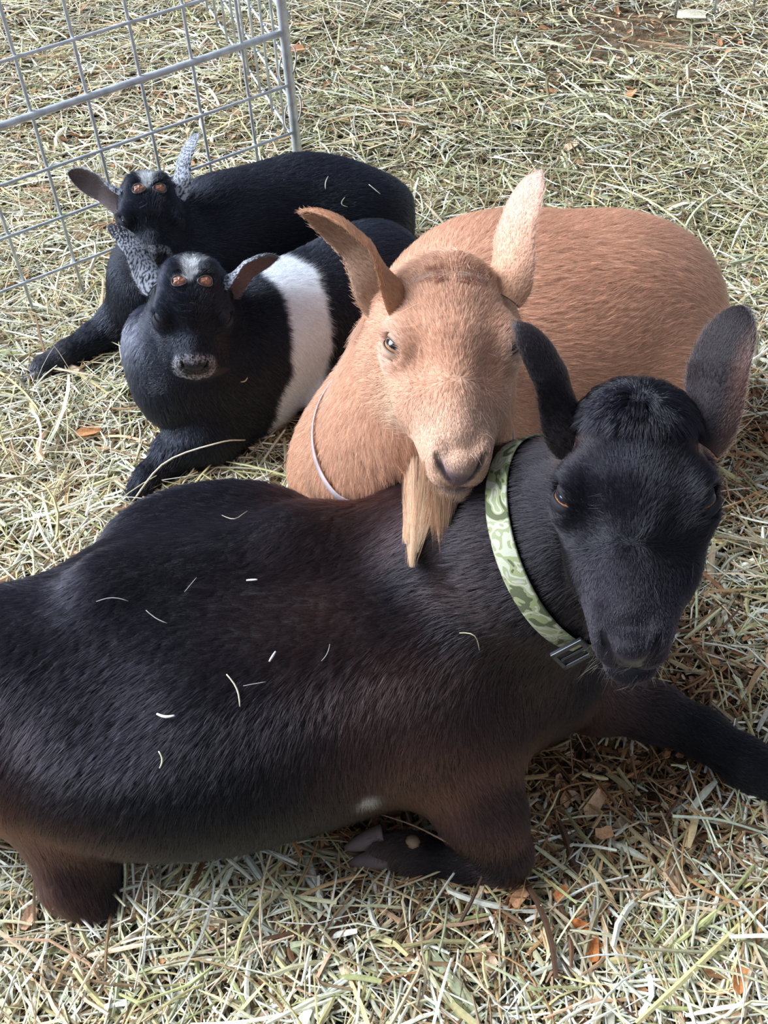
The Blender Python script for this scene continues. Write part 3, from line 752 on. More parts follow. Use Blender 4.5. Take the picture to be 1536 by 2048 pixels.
nt.links.new(nz.outputs['Fac'], cr.inputs['Fac']); nt.links.new(cr.outputs['Color'], nt.nodes['Principled BSDF'].inputs['Base Color'])
M_CAMO = m; M_BLACKPL = mat('black_plastic', color=(.02, .022, .026), rough=.35, spec=.5)
pa, pb, pc = [hit_px(tree, *q)[0] for q in ((1000, 1020), (1045, 1170), (1130, 1272))]
cn_ = nrm(np.cross(pa - pc, pb - pa))
if cn_ @ (h.o - pb) < 0: cn_ = -cn_
cc = (pa + pc) / 2 + RC[:, 2] * .05; cc = cc - cn_ * ((cc - pa) @ cn_)

ring = collar_ring(tree, cc, cn_, .025, .006)
col_o = band('collar', cc, ring, .026, .0025, M_CAMO, root)
# buckle on the throat
ax, u, v, R_ = ring
def ring_at(a): d = math.cos(a) * u + math.sin(a) * v; return cc + d * np.interp(a % (2 * math.pi), np.linspace(0, 2 * math.pi, 97), np.append(R_, R_[0])), d
def px_of(p): c = RC.T @ (p - CP); return 768 + CAM_F * c[0] / c[2], 1024 + CAM_F * c[1] / c[2]
best = min(np.linspace(0, 2 * math.pi, 720), key=lambda a: math.hypot(px_of(ring_at(a)[0])[0] - 1163, px_of(ring_at(a)[0])[1] - 1290) + (0 if (ring_at(a)[1] @ nrm(CP - ring_at(a)[0])) > 0 else 1e3))
bp, bd = ring_at(best); tg = nrm(np.cross(ax, bd)); V2 = []; F2 = []
def box_at(c, X, Y, Z, a, b, z):
    i0 = len(V2)
    for sx in (-1, 1):
        for sy in (-1, 1):
            for sz in (-1, 1): V2.append(c + X * a * sx / 2 + Y * b * sy / 2 + Z * z * sz / 2)
    for f in ((0, 1, 3, 2), (4, 6, 7, 5), (0, 4, 5, 1), (2, 3, 7, 6), (0, 2, 6, 4), (1, 5, 7, 3)): F2.append(tuple(i0 + k for k in f))
bd = nrm(bd + .9 * nrm(CP - bp)); ax = nrm(ax - (ax @ bd) * bd); tg = np.cross(ax, bd); bo = bp + bd * .012
for s_ in (-1, 1):
    box_at(bo + tg * .011 * s_, tg, ax, bd, .005, .036, .005); box_at(bo + ax * .0155 * s_, tg, ax, bd, .026, .005, .005)
box_at(bo - tg * .0, tg, ax, bd, .003, .030, .004)
bk = mesh_obj('buckle', V2, F2, M_BLACKPL, col_o, smooth_=False); bv = bk.modifiers.new('edge', 'BEVEL'); bv.width = .001; bv.segments = 2

# the tan doe
root, h, V, F, N = build_tan_doe(); tree = bvh(V, F); finish(root, h, V, F, N, tree); TAN = GOATS[-1]
def colB(P, L):
    base = np.array([.71, .395, .25]); c = base[None] * (1 + .10 * fbm(P, 9, 8))[:, None]
    red = blobs(P, [(Q(1150, 520, .38), .16, .6), (Q(1250, 620, .36), .16, .5), (Q(1100, 880, .2), .15, .5)])[:, None]
    c = c * (1 - red) + np.array([[.60, .29, .17]]) * red
    hm = head_mask(L); muz = (hm * smooth(12, 19, L[:, 1]) * .75)[:, None]; c = c * (1 - muz) + muz * np.array([[.74, .48, .34]])
    ey = (hm * smooth(3.2, 1.6, eye_near(L)))[:, None] * .6; c = c * (1 - ey) + ey * np.array([[.74, .52, .40]])
    chin = (hm * smooth(-5.5, -8, L[:, 2]) * smooth(8, 12, L[:, 1]))[:, None] * .7; c = c * (1 - chin) + chin * np.array([[.78, .54, .36]])
    pol = (hm * smooth(4.5, 2, L[:, 1]))[:, None] * .5; c = c * (1 - pol) + pol * np.array([[.52, .25, .14]])
    br = bare(L, False)[:, None] * hm[:, None]; c = c * (1 - br) + br * np.array([[.20, .13, .14]])
    chs = blobs(P, [(Q(800, 850, .3), .09, .5)])[:, None]; return c * (1 - chs) + chs * np.array([[.72, .42, .26]])
arrB = arrows([(900, 500, .4, 980, 430, .36, .06), (1000, 430, .36, 1100, 420, .34, .06), (1100, 420, .36, 1250, 460, .32, .08), (1000, 560, .38, 1080, 600, .36, .07), (1100, 600, .37, 1220, 560, .34, .08), (1150, 700, .34, 1290, 680, .28, .08),
    (1080, 780, .3, 1200, 800, .24, .07), (1060, 870, .24, 1180, 900, .18, .06), (1320, 560, .3, 1390, 640, .2, .06), (1350, 700, .2, 1360, 820, .12, .06), (1380, 500, .3, 1420, 580, .2, .05),
    (740, 700, .42, 700, 850, .33, .05), (820, 820, .38, 790, 980, .28, .06), (700, 850, .3, 660, 980, .2, .06), (760, 620, .5, 720, 720, .44, .05), (850, 480, .45, 830, 520, .40, .05)])
def lenB(P, L): return .017 + .006 * blobs(P, [(Q(700, 850, .3), .09, 1), (Q(760, 640, .5), .05, 1)])
E_ = ears_of('B', h, root)
def tuftB(ct):
    n = int(2600 * FUR); a = rng.uniform(0, 2 * math.pi, n); r_ = np.sqrt(rng.random(n))
    base = h.W(np.stack([np.cos(a) * r_ * 3.4, 1.8 + np.sin(a) * r_ * 2.2, np.full(n, 1.0)], 1)); P = np.zeros((n, 3)); N2 = np.zeros((n, 3)); zd = h.M[2]
    for i in range(n):
        q = tree.ray_cast(Vector(base[i] + zd * .04), Vector(-zd), .14); P[i], N2[i] = (q[0], q[1]) if q[0] is not None else (base[i] - zd * .03, zd)
    dl = np.stack([np.sign(np.cos(a)) * .9 + .2 * np.cos(a), .25 * np.sin(a), .1 + 0 * a], 1) @ h.M
    lt = (np.abs(1.8 + np.sin(a) * r_ * 2.2 - 3.0) < .35) & (rng.random(n) < .6)
    c = np.where(lt[:, None], np.array([[.66, .45, .36]]), np.array([[.40, .17, .10]])) * np.exp(rng.normal(0, .2, n))[:, None]
    ct.grow(P, N2, dl, .014, .4, c, .0002, clump=.5, nclump=n // 30, bendn=.7, wob=.3)
    # beard: locks that hang from the chin and lie on the black doe's shoulder
    n = int(6500 * max(FUR, .2)); lock = rng.integers(0, 7, n); roots = []
    
    sx = rng.random(n); x0 = 806 + 112 * sx + rng.normal(0, 3, n); y0 = 925 + 62 * rng.random(n)
    while len(roots) < n:
        yy = 988 - 84 * rng.random() ** 2.8; xl = 800 + 26 * (988 - yy) / 84; xx = xl + (918 - xl) * rng.random() + rng.normal(0, 3)
        p_, n_ = hit_px(tree, xx, yy)
        if p_ is not None and (RC.T @ (p_ - CP))[2] < 1.075 and xx > 850: p_ = D(xx, yy, 1.13)
        elif p_ is None: p_ = D(xx, yy, 1.13)
        roots.append((xx, yy, p_))
    x0 = np.array([r_[0] for r_ in roots]); y0 = np.array([r_[1] for r_ in roots]); sx = np.clip((x0 - 806) / 112, 0, 1)
    lock = np.clip((sx * 7 + rng.normal(0, .8, n)).astype(int), 0, 6)
    lx = np.array([812, 822, 833, 858, 872, 884, 897])[lock]; ly = np.array([1095, 1142, 1112, 1072, 1112, 1132, 1090])[lock]
    x1 = lx * .85 + (803 + 105 * sx) * .15 + rng.normal(0, 2.5, n); y1 = ly - 6 - np.abs(rng.normal(0, 28, n)) - 60 * (rng.random(n) < .25) * rng.random(n)
    K_ = 5; pts = np.zeros((n, K_, 3)); dep0 = 1.125 + rng.normal(0, .006, n); z1 = .415 + rng.normal(0, .006, n)
    for i in range(n):
        A = roots[i][2]; dep0[i] = (RC.T @ (A - CP))[2]; B = Q(x1[i], y1[i], z1[i])
        M_ = D(805 + 108 * sx[i] + 4 * math.sin(i), y0[i] * .5 + y1[i] * .5 - 10, .5 * (dep0[i] + (RC.T @ (B - CP))[2]) - .012)
        for k in range(K_): t = k / (K_ - 1); pts[i, k] = (1 - t) ** 2 * A + 2 * t * (1 - t) * M_ + t * t * B
    dk = rng.random(n)[:, None]; c = np.array([[.54, .27, .14]]) * (1 - dk) + np.array([[.76, .50, .32]]) * dk
    c = c * np.exp(rng.normal(0, .28, n))[:, None]; gr = np.array([.85, .85, .98, 1.1, 1.25])[None, :, None]
    ct.strands(pts, np.full(n, .00024), np.clip(c[:, None] * gr, 0, .85))
    whiskers(ct, h, 40, (.75, .68, .6), .026)
body, ct = coat_for(root, h, V, F, N, E_, arrB, 120000, lenB, colB, M_FUR_LIGHT, tuft=tuftB, nface=62000, clump=.45, wob=.2, w_hair=.00024)
ct.build('coat', M_FUR_LIGHT, root)
for sg in (1, -1): eyeball(h, root, sg, (.45, .24, .12), open_=.9, lidcol=(.60, .38, .27), rimcol=(.035, .02, .018))
cB = Q(800, 900, .33); nB = nrm(h.W((0, 4, -9)) - Q(790, 980, .22))
ringB = collar_ring(tree, cB, nB, .02, .006)
M_STRAP = mat('pale_strap', color=tuple(S2L((176, 160, 160))), rough=.6, noise=(30, .25))
band('collar', cB, ringB, .012, .0022, M_STRAP, root)

# the kids
for which in (1, 2):
    root, h, V, F, N = build_kid(which); tree = bvh(V, F); finish(root, h, V, F, N, tree)
    if which == 2:
        bo_ = Q(588, 605, .2); axk = nrm((Q(720, 600, .12) - Q(400, 760, .12)) * [1, 1, 0])
    def colK(P, L, which=which, h=h):
        c = np.tile(np.array([.0060, .0070, .0125]), (len(P), 1)) * (1 + .25 * fbm(P, 20, 5))[:, None]; hm = head_mask(L)
        if which == 2:
            u_ = (P - bo_) @ axk + .008 * fbm(P, 60, 9) + .42 * (.19 - P[:, 2]) + .018 + .05 * (.2 - P[:, 2]) * 0
            bl = smooth(.044, .032, np.abs(u_)); nt_ = blobs(P, [(Q(655, 640, .12), .020, 1.2)]); bl = np.clip(bl - nt_, 0, 1)[:, None]
            ch = blobs(P, [(Q(290, 690, .15), .05, .8), (Q(270, 740, .10), .04, .8)])[:, None]; c = c * (1 - ch) + ch * np.array([[.030, .032, .060]])
            c = c * (1 - bl) + bl * np.array([[.80, .82, .86]])
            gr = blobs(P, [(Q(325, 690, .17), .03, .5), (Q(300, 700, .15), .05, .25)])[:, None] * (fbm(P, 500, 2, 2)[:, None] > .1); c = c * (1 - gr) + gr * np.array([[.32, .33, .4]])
        d = np.sqrt((L[:, 0] / 3.2) ** 2 + ((L[:, 1] - 21.5) / 2.6) ** 2 + ((L[:, 2] + 4.5) / 2.6) ** 2)
        ring_ = hm * smooth(.75, .95, d) * smooth(1.5, 1.2, d) * (fbm(P, 1600, 6, 2) > -.1)
        c = c * (1 - ring_[:, None]) + ring_[:, None] * np.array([[.36, .34, .36]])
        ns = (hm * smooth(.8, .65, d))[:, None]; c = c * (1 - ns) + ns * np.array([[.03, .028, .034]])
        tf = hm * smooth(1.6, .8, np.hypot((L[:, 0] - .3 - .25 * (L[:, 1] - 3)) / 1.0, (L[:, 1] - 2.4) / 2.0)); c = c * (1 - tf[:, None]) + tf[:, None] * np.array([[.55, .55, .55]])
        bd_ = hm * smooth(2.6, 2.0, np.hypot(np.abs(L[:, 0]) - 2.1, (L[:, 1] - 5.2) * 1.2) + .2) * .0; ft = np.zeros(len(P))
        if which == 1: ft = blobs(P, [(Q(110, 722, .03), .022, .25)])
        return c * (1 - ft[:, None]) + ft[:, None] * np.array([[.3, .28, .3]])
    if which == 2:
        arr = arrows([(420, 560, .22, 560, 500, .22, .05), (600, 500, .22, 760, 480, .2, .06), (500, 620, .2, 600, 620, .18, .05), (600, 650, .15, 680, 700, .1, .05), (500, 720, .14, 560, 790, .08, .05), (330, 640, .18, 300, 740, .12, .04),
            (300, 720, .12, 350, 800, .07, .04), (400, 780, .12, 410, 860, .06, .04), (400, 870, .05, 300, 960, .03, .03), (720, 620, .14, 690, 760, .06, .05)])
    else:
        arr = arrows([(380, 420, .22, 500, 380, .23, .05), (500, 370, .22, 680, 350, .2, .06), (450, 460, .2, 560, 470, .17, .05), (620, 430, .18, 760, 420, .14, .06), (280, 540, .14, 260, 620, .08, .05), (250, 640, .06, 110, 730, .03, .04), (780, 420, .12, 800, 480, .04, .05)])
    E_ = ears_of(which, h, root)
    # horn buds: round brown scabs set in the top of the skull
    spots = []
    for sg in (1, -1):
        o_ = h.W((sg * 2.1, 4.6, 4)); q = tree.ray_cast(Vector(o_), Vector(-h.M[2]), .2); P0, N0 = np.array(q[0]), np.array(q[1]); spots.append(P0)
        fr = mk_frame(np.cross(N0, h.M[1]), N0); V2 = []; F2 = []; cs_ = []
        for i in range(6):
            for j in range(24):
                a = 2 * math.pi * j / 24; rr = (.0, .5, .8, 1.0, 1.10, 1.2)[i] * .0088 * (1 + .07 * math.sin(3 * a + sg)); hh = (.0030, .0026, .0014, .0004, .0024, -.001)[i] + .0008 * math.sin(5 * a + i)
                V2.append(P0 + fr[0] * rr * math.cos(a) * 1.15 + fr[1] * rr * math.sin(a) * .85 + fr[2] * (hh + .001))
                cs_.append(((.42, .18, .10), (.34, .15, .09), (.22, .09, .06), (.06, .035, .03), (.20, .16, .15), (.03, .03, .03))[i])
        for i in range(5):
            for j in range(24): k = (j + 1) % 24; F2.append((i * 24 + j, (i + 1) * 24 + j, (i + 1) * 24 + k, i * 24 + k))
        mesh_obj('horn_bud', V2, F2, M_SKIN, root, cs_)
    lenK = lambda P, L: np.full(len(P), .013) * (1 - .5 * blobs(P, [(Q(100, 735, .02), .08, 1)]))
    def tuftK(ct, h=h, tree=tree, which=which):
        n = int(1500 * FUR); a = rng.uniform(0, 2 * math.pi, n); r_ = np.sqrt(rng.random(n)); P = []; N2 = []; zd = h.M[2]; x = np.cos(a) * r_ * 4; y = 2.0 + np.sin(a) * r_ * 2.2
        base = h.W(np.stack([x, y, np.full(n, 3.0)], 1))
        for i in range(n):
            q = tree.ray_cast(Vector(base[i]), Vector(-zd), .2); P.append(q[0] if q[0] is not None else base[i] - zd * .04); N2.append(q[1] if q[0] is not None else zd)
        P = np.array(P); N2 = np.array(N2); wt = (np.abs(x - .2) < .9) & (rng.random(n) < .8)
        c = np.where(wt[:, None], np.array([[.62, .62, .62]]), np.array([[.01, .01, .013]]))
        ct.grow(P, N2, np.stack([x * .3, -.3 + 0 * x, .3 + 0 * x], 1) @ h.M, .011, .7, c, .0002, clump=.4, nclump=n // 25, bendn=.5, wob=.4)
        whiskers(ct, h, 20, (.2, .2, .2), .01)
    lay = V
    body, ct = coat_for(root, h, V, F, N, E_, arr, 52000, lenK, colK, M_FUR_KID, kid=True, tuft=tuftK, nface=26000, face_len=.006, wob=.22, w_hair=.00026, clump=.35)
    if which == 1 or True:      # no hair over the horn buds
        for k in range(len(ct.P)):
            r0 = ct.P[k][:, 0]; keep = np.ones(len(r0), bool)
            for sp in spots: keep &= np.linalg.norm(r0 - sp, axis=1) > .0115
            ct.P[k] = ct.P[k][keep]; ct.R[k] = ct.R[k][keep]; ct.C[k] = ct.C[k][keep]
    ct.build('coat', M_FUR_KID, root)
    for sg in (1, -1): eyeball(h, root, sg, (.20, .12, .10), open_=.3, lidcol=(.022, .022, .03) if which == 2 else (.012, .012, .016))
    if which == 1: hoof(root, Q(88, 737, .028), Q(40, 756, .02), .040, .028, (.10, .09, .095))
    else: hoof(root, Q(285, 970, .022), Q(255, 1005, .014), .034, .022, (.03, .028, .03))
# ---------------------------------------------------------------- ground
def ground_h(x, y):
    p = np.stack([x, y, 0 * x], 1)
    h_ = .008 * fbm(p, 9, 21, 2) + .004 * fbm(p, 30, 22, 2)
    for (px, py), r_, a in (((1180, 1520), .10, -.018), ((760, 1640), .07, -.012), ((1250, 70), .22, -.012), ((950, 1560), .07, -.008), ((150, 800), .16, .006), ((700, 1950), .2, .004)):
        c = Q(px, py, 0); h_ = h_ + a * np.exp(-((x - c[0]) ** 2 + (y - c[1]) ** 2) / (2 * r_ * r_))
    return h_ - .012
gx = np.arange(-1.6, 1.61, .02); gy = np.arange(-.3, 4.0, .02)
GX, GY = np.meshgrid(gx, gy, indexing='ij'); gz = ground_h(GX.ravel(), GY.ravel()) - .004
Vg = np.stack([GX.ravel(), GY.ravel(), gz], 1); i_, j_ = np.meshgrid(np.arange(len(gx) - 1), np.arange(len(gy) - 1), indexing='ij'); k_ = (i_ * len(gy) + j_).ravel()
Fg = np.stack([k_, k_ + len(gy), k_ + len(gy) + 1, k_ + 1], 1)
m = mat('packed_dirt', rough=.95, spec=.1, bump=(160, .8, .006)); nt = m.node_tree; tc = nt.nodes.new('ShaderNodeTexCoord')
nz = nt.nodes.new('ShaderNodeTexNoise'); nz.inputs['Scale'].default_value = 45; nz.inputs['Detail'].default_value = 8; nt.links.new(tc.outputs['Object'], nz.inputs['Vector'])
cr = nt.nodes.new('ShaderNodeValToRGB'); el = cr.color_ramp.elements; el[0].position = .3; el[0].color = (*S2L((74, 58, 44)), 1); el[1].position = .72; el[1].color = (*S2L((140, 118, 92)), 1)
nt.links.new(nz.outputs['Fac'], cr.inputs['Fac']); nt.links.new(cr.outputs['Color'], nt.nodes['Principled BSDF'].inputs['Base Color'])
fl = mesh_obj('floor', Vg, Fg, m); fl['kind'] = 'structure'; fl['label'] = 'packed brown dirt floor of the pen under the hay'

# where the goats lie
OCC = set()
for g in GOATS:
    v = g['V']; v = v[v[:, 2] < .012]
    OCC |= set(map(tuple, np.floor(v[:, :2] / .02).astype(int)))
def under_goat(x, y):
    a = np.floor(x / .02).astype(int); b = np.floor(y / .02).astype(int)
    f_ = lambda i, j: (i, j) in OCC
    return np.array([f_(i, j) and f_(i + 1, j) and f_(i - 1, j) and f_(i, j + 1) and f_(i, j - 1) for i, j in zip(a, b)])
def zone(x, y, lst):
    w_ = np.zeros(len(x))
    for px, py, r_, a in lst:
        c = Q(px, py, 0); w_ = np.maximum(w_, a * np.exp(-((x - c[0]) ** 2 + (y - c[1]) ** 2) / (2 * r_ * r_)))
    return w_
BROWN = [(1130, 1500, .11, 1), (1280, 1530, .10, .9), (1350, 1400, .07, 1), (760, 1630, .07, 1), (1450, 850, .10, .75), (1500, 1000, .07, .5), (950, 1800, .08, .45), (1000, 1560, .05, .9), (1330, 1250, .05, .6), (600, 860, .05, .5), (1150, 1700, .07, .4)]
BAREZ = [(1250, 60, .20, 1.0), (1380, 110, .15, .8), (1100, 90, .15, .7), (1500, 90, .12, .7)]
DULL = [(1250, 300, .35, .8), (900, 150, .4, .6), (1500, 450, .2, .6), (1000, 300, .3, .6)]
PAL = S2L(np.array([(232, 228, 206), (222, 218, 192), (212, 204, 162), (202, 188, 134), (190, 192, 152), (168, 152, 120), (212, 188, 154), (146, 118, 84), (244, 240, 224), (172, 172, 116), (198, 160, 126), (204, 208, 184)]))
PAL_W = np.array([.14, .12, .13, .11, .07, .1, .09, .09, .08, .04, .05, .03]); PAL_W = PAL_W / PAL_W.sum()
PALB = S2L(np.array([(176, 132, 88), (150, 106, 68), (196, 158, 112), (120, 86, 58), (168, 140, 98), (205, 180, 134), (96, 68, 48), (182, 126, 82)]))
PALD = S2L(np.array([(150, 146, 104), (168, 164, 118), (132, 116, 80), (184, 180, 140), (118, 100, 70), (196, 194, 160), (158, 158, 110)]))
def straw(n, ylo, yhi, Lm, Ls, wm, seg, layer0, layer1, tilt=.12, name='hay', mult=1.0):
    y = ylo + (yhi - ylo) * rng.random(n); hw = .52 + .36 * y; x = (rng.random(n) * 2 - 1) * hw + .02 - .0 * y
    keep = ~under_goat(x, y); dens = 1 - .93 * zone(x, y, BAREZ) - (.35 if layer0 > .006 else .0) * zone(x, y, BROWN); keep &= rng.random(n) < dens
    x = x[keep]; y = y[keep]; n = len(x)
    L_ = np.clip(np.exp(rng.normal(math.log(Lm), Ls, n)), .008, .22); wd = wm * np.exp(rng.normal(0, .45, n)) * (.6 + .4 * np.minimum(1, L_ / .05))
    bz = zone(x, y, BROWN); dz = zone(x, y, DULL); L_ = L_ * (1 - .5 * bz)
    yaw = rng.random(n) * 2 * math.pi; yaw += .8 * fbm(np.stack([x, y, 0 * x], 1), 8, 31, 2)
    pitch = rng.normal(0, tilt, n); layer = layer0 + (layer1 - layer0) * rng.random(n) + np.abs(np.sin(pitch)) * L_ * .42
    bend = rng.normal(0, .38, n) * np.minimum(1.6, L_ / .05); kink = (rng.random(n) < .12) * rng.normal(0, 1.1, n)
    z0 = ground_h(x, y) + layer
    S_ = seg + 1; t = np.linspace(-.5, .5, S_); pts = np.zeros((n, S_, 3)); ang = yaw[:, None] + bend[:, None] * t[None] + kink[:, None] * (t[None] > .05)
    dx = np.cos(ang); dy = np.sin(ang); st = (L_ / seg)[:, None]
    px = np.cumsum(np.hstack([np.zeros((n, 1)), (dx * st)[:, :-1]]), 1); py = np.cumsum(np.hstack([np.zeros((n, 1)), (dy * st)[:, :-1]]), 1)
    px -= px.mean(1, keepdims=True); py -= py.mean(1, keepdims=True); cp_ = np.cos(pitch)[:, None]
    pts[:, :, 0] = x[:, None] + px * cp_; pts[:, :, 1] = y[:, None] + py * cp_
    arch = rng.normal(0, .06, n)[:, None] * L_[:, None] * (1 - 4 * t[None] ** 2)
    pts[:, :, 2] = z0[:, None] + np.sin(pitch)[:, None] * t[None] * L_[:, None] + np.abs(arch) * .6
    side = np.stack([-dy, dx, 0 * dx], 2); rl = rng.normal(0, .45, n)[:, None]; up_ = np.array([0, 0, 1.0])
    sd = side * np.cos(rl)[:, :, None] + up_[None, None] * np.sin(rl)[:, :, None]; nr = -side * np.sin(rl)[:, :, None] + up_[None, None] * np.cos(rl)[:, :, None]
    prof = np.ones(S_); prof[0] = .75; prof[-1] = .55; w3 = (wd[:, None] * prof[None])[:, :, None]
    V_ = np.stack([pts - sd * w3 * .5, pts + nr * w3 * .28, pts + sd * w3 * .5], 2)      # n,S,3,3 a shallow ridge
    base = (np.arange(n) * S_ * 3)[:, None, None] + (np.arange(seg) * 3)[None, :, None]
    q = np.stack([np.stack([base[..., 0], base[..., 0] + 3, base[..., 0] + 4, base[..., 0] + 1], -1), np.stack([base[..., 0] + 1, base[..., 0] + 4, base[..., 0] + 5, base[..., 0] + 2], -1)], 2).reshape(-1, 4)[:, ::-1]
    ci = rng.choice(len(PAL), n, p=PAL_W); c = PAL[ci]; u = rng.random(n)
    c = np.where((u < bz * 1.05)[:, None], PALB[rng.integers(0, len(PALB), n)], c); u = rng.random(n); c = np.where((u < dz * .8)[:, None] & (bz < .4)[:, None], PALD[rng.integers(0, len(PALD), n)], c)
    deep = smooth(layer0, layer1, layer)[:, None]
    c = c * np.exp(rng.normal(0, .20, n))[:, None] * mult * (.6 + .4 * deep)  # lower straws darkened: shade of the gaps put into their colour
    vc = np.repeat(c[:, None], S_ * 3, 1); tp = (1 + .12 * np.sin(np.arange(S_ * 3) * 2.1))[None, :, None]
    return V_.reshape(-1, 3), q, (vc * tp).reshape(-1, 3)
M_HAY = mat('dry_grass', attr='col', rough=.55, spec=.35, noise=(260, .18))
def stuff(name, parts, m_, label, cat):
    V_, F_, C_ = [], [], []; o_ = 0
    for v, f, c in parts: V_.append(v); F_.append(f + o_); C_.append(c); o_ += len(v)
    ob = mesh_obj(name, np.vstack(V_), np.vstack(F_), m_, None, np.vstack(C_), smooth_=False)
    return tagit(ob, label, cat, kind='stuff')
K = 1.14
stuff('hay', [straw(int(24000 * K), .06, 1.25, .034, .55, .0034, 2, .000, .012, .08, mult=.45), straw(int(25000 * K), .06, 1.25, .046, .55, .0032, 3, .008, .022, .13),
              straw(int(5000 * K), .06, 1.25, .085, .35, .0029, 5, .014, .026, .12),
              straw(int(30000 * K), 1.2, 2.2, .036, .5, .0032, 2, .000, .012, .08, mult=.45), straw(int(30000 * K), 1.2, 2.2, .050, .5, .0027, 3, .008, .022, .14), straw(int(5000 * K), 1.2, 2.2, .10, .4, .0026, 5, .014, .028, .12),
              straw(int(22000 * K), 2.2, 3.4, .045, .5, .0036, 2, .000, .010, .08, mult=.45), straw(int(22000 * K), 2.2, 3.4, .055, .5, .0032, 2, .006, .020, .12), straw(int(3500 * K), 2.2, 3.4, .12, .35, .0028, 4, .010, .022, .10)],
      M_HAY, 'loose pale green and yellow hay strewn over the whole pen floor', 'hay')
# wood shavings: small thin plates
def chip_shape(n, L_, wd, th):
    """one ragged plate with n corners"""
    a = np.linspace(0, 2 * math.pi, n, endpoint=False) + rng.normal(0, .12, n); r_ = 1 + rng.normal(0, .13, n)
    sx = np.sign(np.cos(a)) * np.abs(np.cos(a)) ** .6 * L_ / 2 * r_; sy = np.sign(np.sin(a)) * np.abs(np.sin(a)) ** .6 * wd / 2 * r_; cv_ = .18 * (sy / wd) ** 2 * wd * 4
    top = np.stack([sx, sy, cv_ + th / 2], 1); bot = np.stack([sx, sy, cv_ - th / 2], 1)
    V_ = np.vstack([top, bot, [[0, 0, th / 2]], [[0, 0, -th / 2]]]); F_ = []
    for i in range(n): j = (i + 1) % n; F_ += [(2 * n, i, j), (2 * n + 1, n + j, n + i), (i, n + i, n + j), (i, n + j, j)]
    return V_, np.array(F_)
PALC = S2L(np.array([(206, 164, 126), (192, 142, 100), (222, 192, 160), (172, 122, 84), (214, 178, 142), (150, 104, 70)]))
def rotm(yaw, p_, r_): return np.array(Matrix.Rotation(yaw, 3, 'Z') @ Matrix.Rotation(p_, 3, 'Y') @ Matrix.Rotation(r_, 3, 'X'))
parts = []
protos = [chip_shape(5, 1, .5, .08) for _ in range(12)]
cand = 0
while cand < 7800:
    y = .08 + 3.0 * rng.random(); x = (rng.random() * 2 - 1) * (.52 + .36 * y); xa, ya = np.array([x]), np.array([y])
    bz = zone(xa, ya, BROWN)[0]; left = smooth(-.05, -.35, x) * (y > 1.3)
    if rng.random() > .34 + .7 * bz + .35 * left or under_goat(xa, ya)[0]: continue
    cand += 1; v, f = protos[rng.integers(12)]; s_ = .0125 * math.exp(rng.normal(0, .45)) * (1 if y < 1.3 else 1.15)
    v = v * s_ @ rotm(rng.random() * 6.28, rng.normal(0, .3), rng.normal(0, .35)).T + [x, y, ground_h(xa, ya)[0] + .008 + .014 * rng.random()]
    parts.append((v, f, np.tile(PALC[rng.integers(6)] * math.exp(rng.normal(-.1, .25)), (len(v), 1))))
M_CHIP = mat('wood_shaving', attr='col', rough=.7, spec=.2, noise=(320, .25), bump=(400, .4, .0008))
stuff('wood_shavings', parts, M_CHIP, 'small orange brown wood shavings scattered in the hay', 'wood shavings')
# the chips that stand out, each one a thing
for px, py, L_, wd, yaw, col, lab in (
    (590, 1822, .030, .022, .2, (206, 160, 128), 'large square tan wood chip lying below the black doe belly'),
    (430, 1848, .030, .016, .9, (232, 214, 186), 'pale cream curled wood chip left of the square tan chip'),
    (1186, 1900, .036, .014, 1.35, (188, 118, 66), 'long upright orange brown wood chip near the bottom right'),
    (970, 1918, .034, .018, -.9, (224, 188, 156), 'pale pinkish split wood chip at the bottom centre'),
    (1122, 1790, .024, .014, .6, (196, 126, 78), 'small orange wood chip in front of the folded knee'),
    (1040, 1795, .034, .014, .8, (214, 160, 118), 'slanted light brown wood chip just below the folded knee'),
    (176, 868, .042, .020, .3, (196, 138, 92), 'broad orange wood chip on the hay left of the belted kid'),
    (1208, 1668, .022, .016, .1, (198, 150, 108), 'blocky tan wood chip on the dark bedding right of the knee'),
    (1160, 1858, .022, .014, -.6, (190, 112, 62), 'small rust coloured wood chip above the upright orange chip'),
    (1478, 1960, .034, .016, 1.2, (186, 124, 76), 'brown wood chip standing in hay at the bottom right corner'),
    (595, 102, .040, .030, .4, (206, 150, 112), 'orange wood chip just right of the metal corner post'),
    (60, 1838, .030, .016, 1.2, (206, 164, 132), 'pinkish tan wood chip at the left edge beside the hind leg'),
    (1385, 36, .075, .040, .1, (232, 222, 196), 'pale torn wood piece on the bare dirt at the top right')):
    P0 = Q(px, py, .014); v, f = chip_shape(10, L_, wd, .002); v = v @ rotm(yaw, .12, .15).T + P0
    v[:, 2] += .004; o = mesh_obj('wood_chip', v, f, M_CHIP, None, np.tile(S2L(col), (len(v), 1)) * (1 + .2 * rng.random((len(v), 1))), smooth_=False, origin=P0)
    tagit(o, lab, 'wood chip', 'wood chips that stand out on the hay')
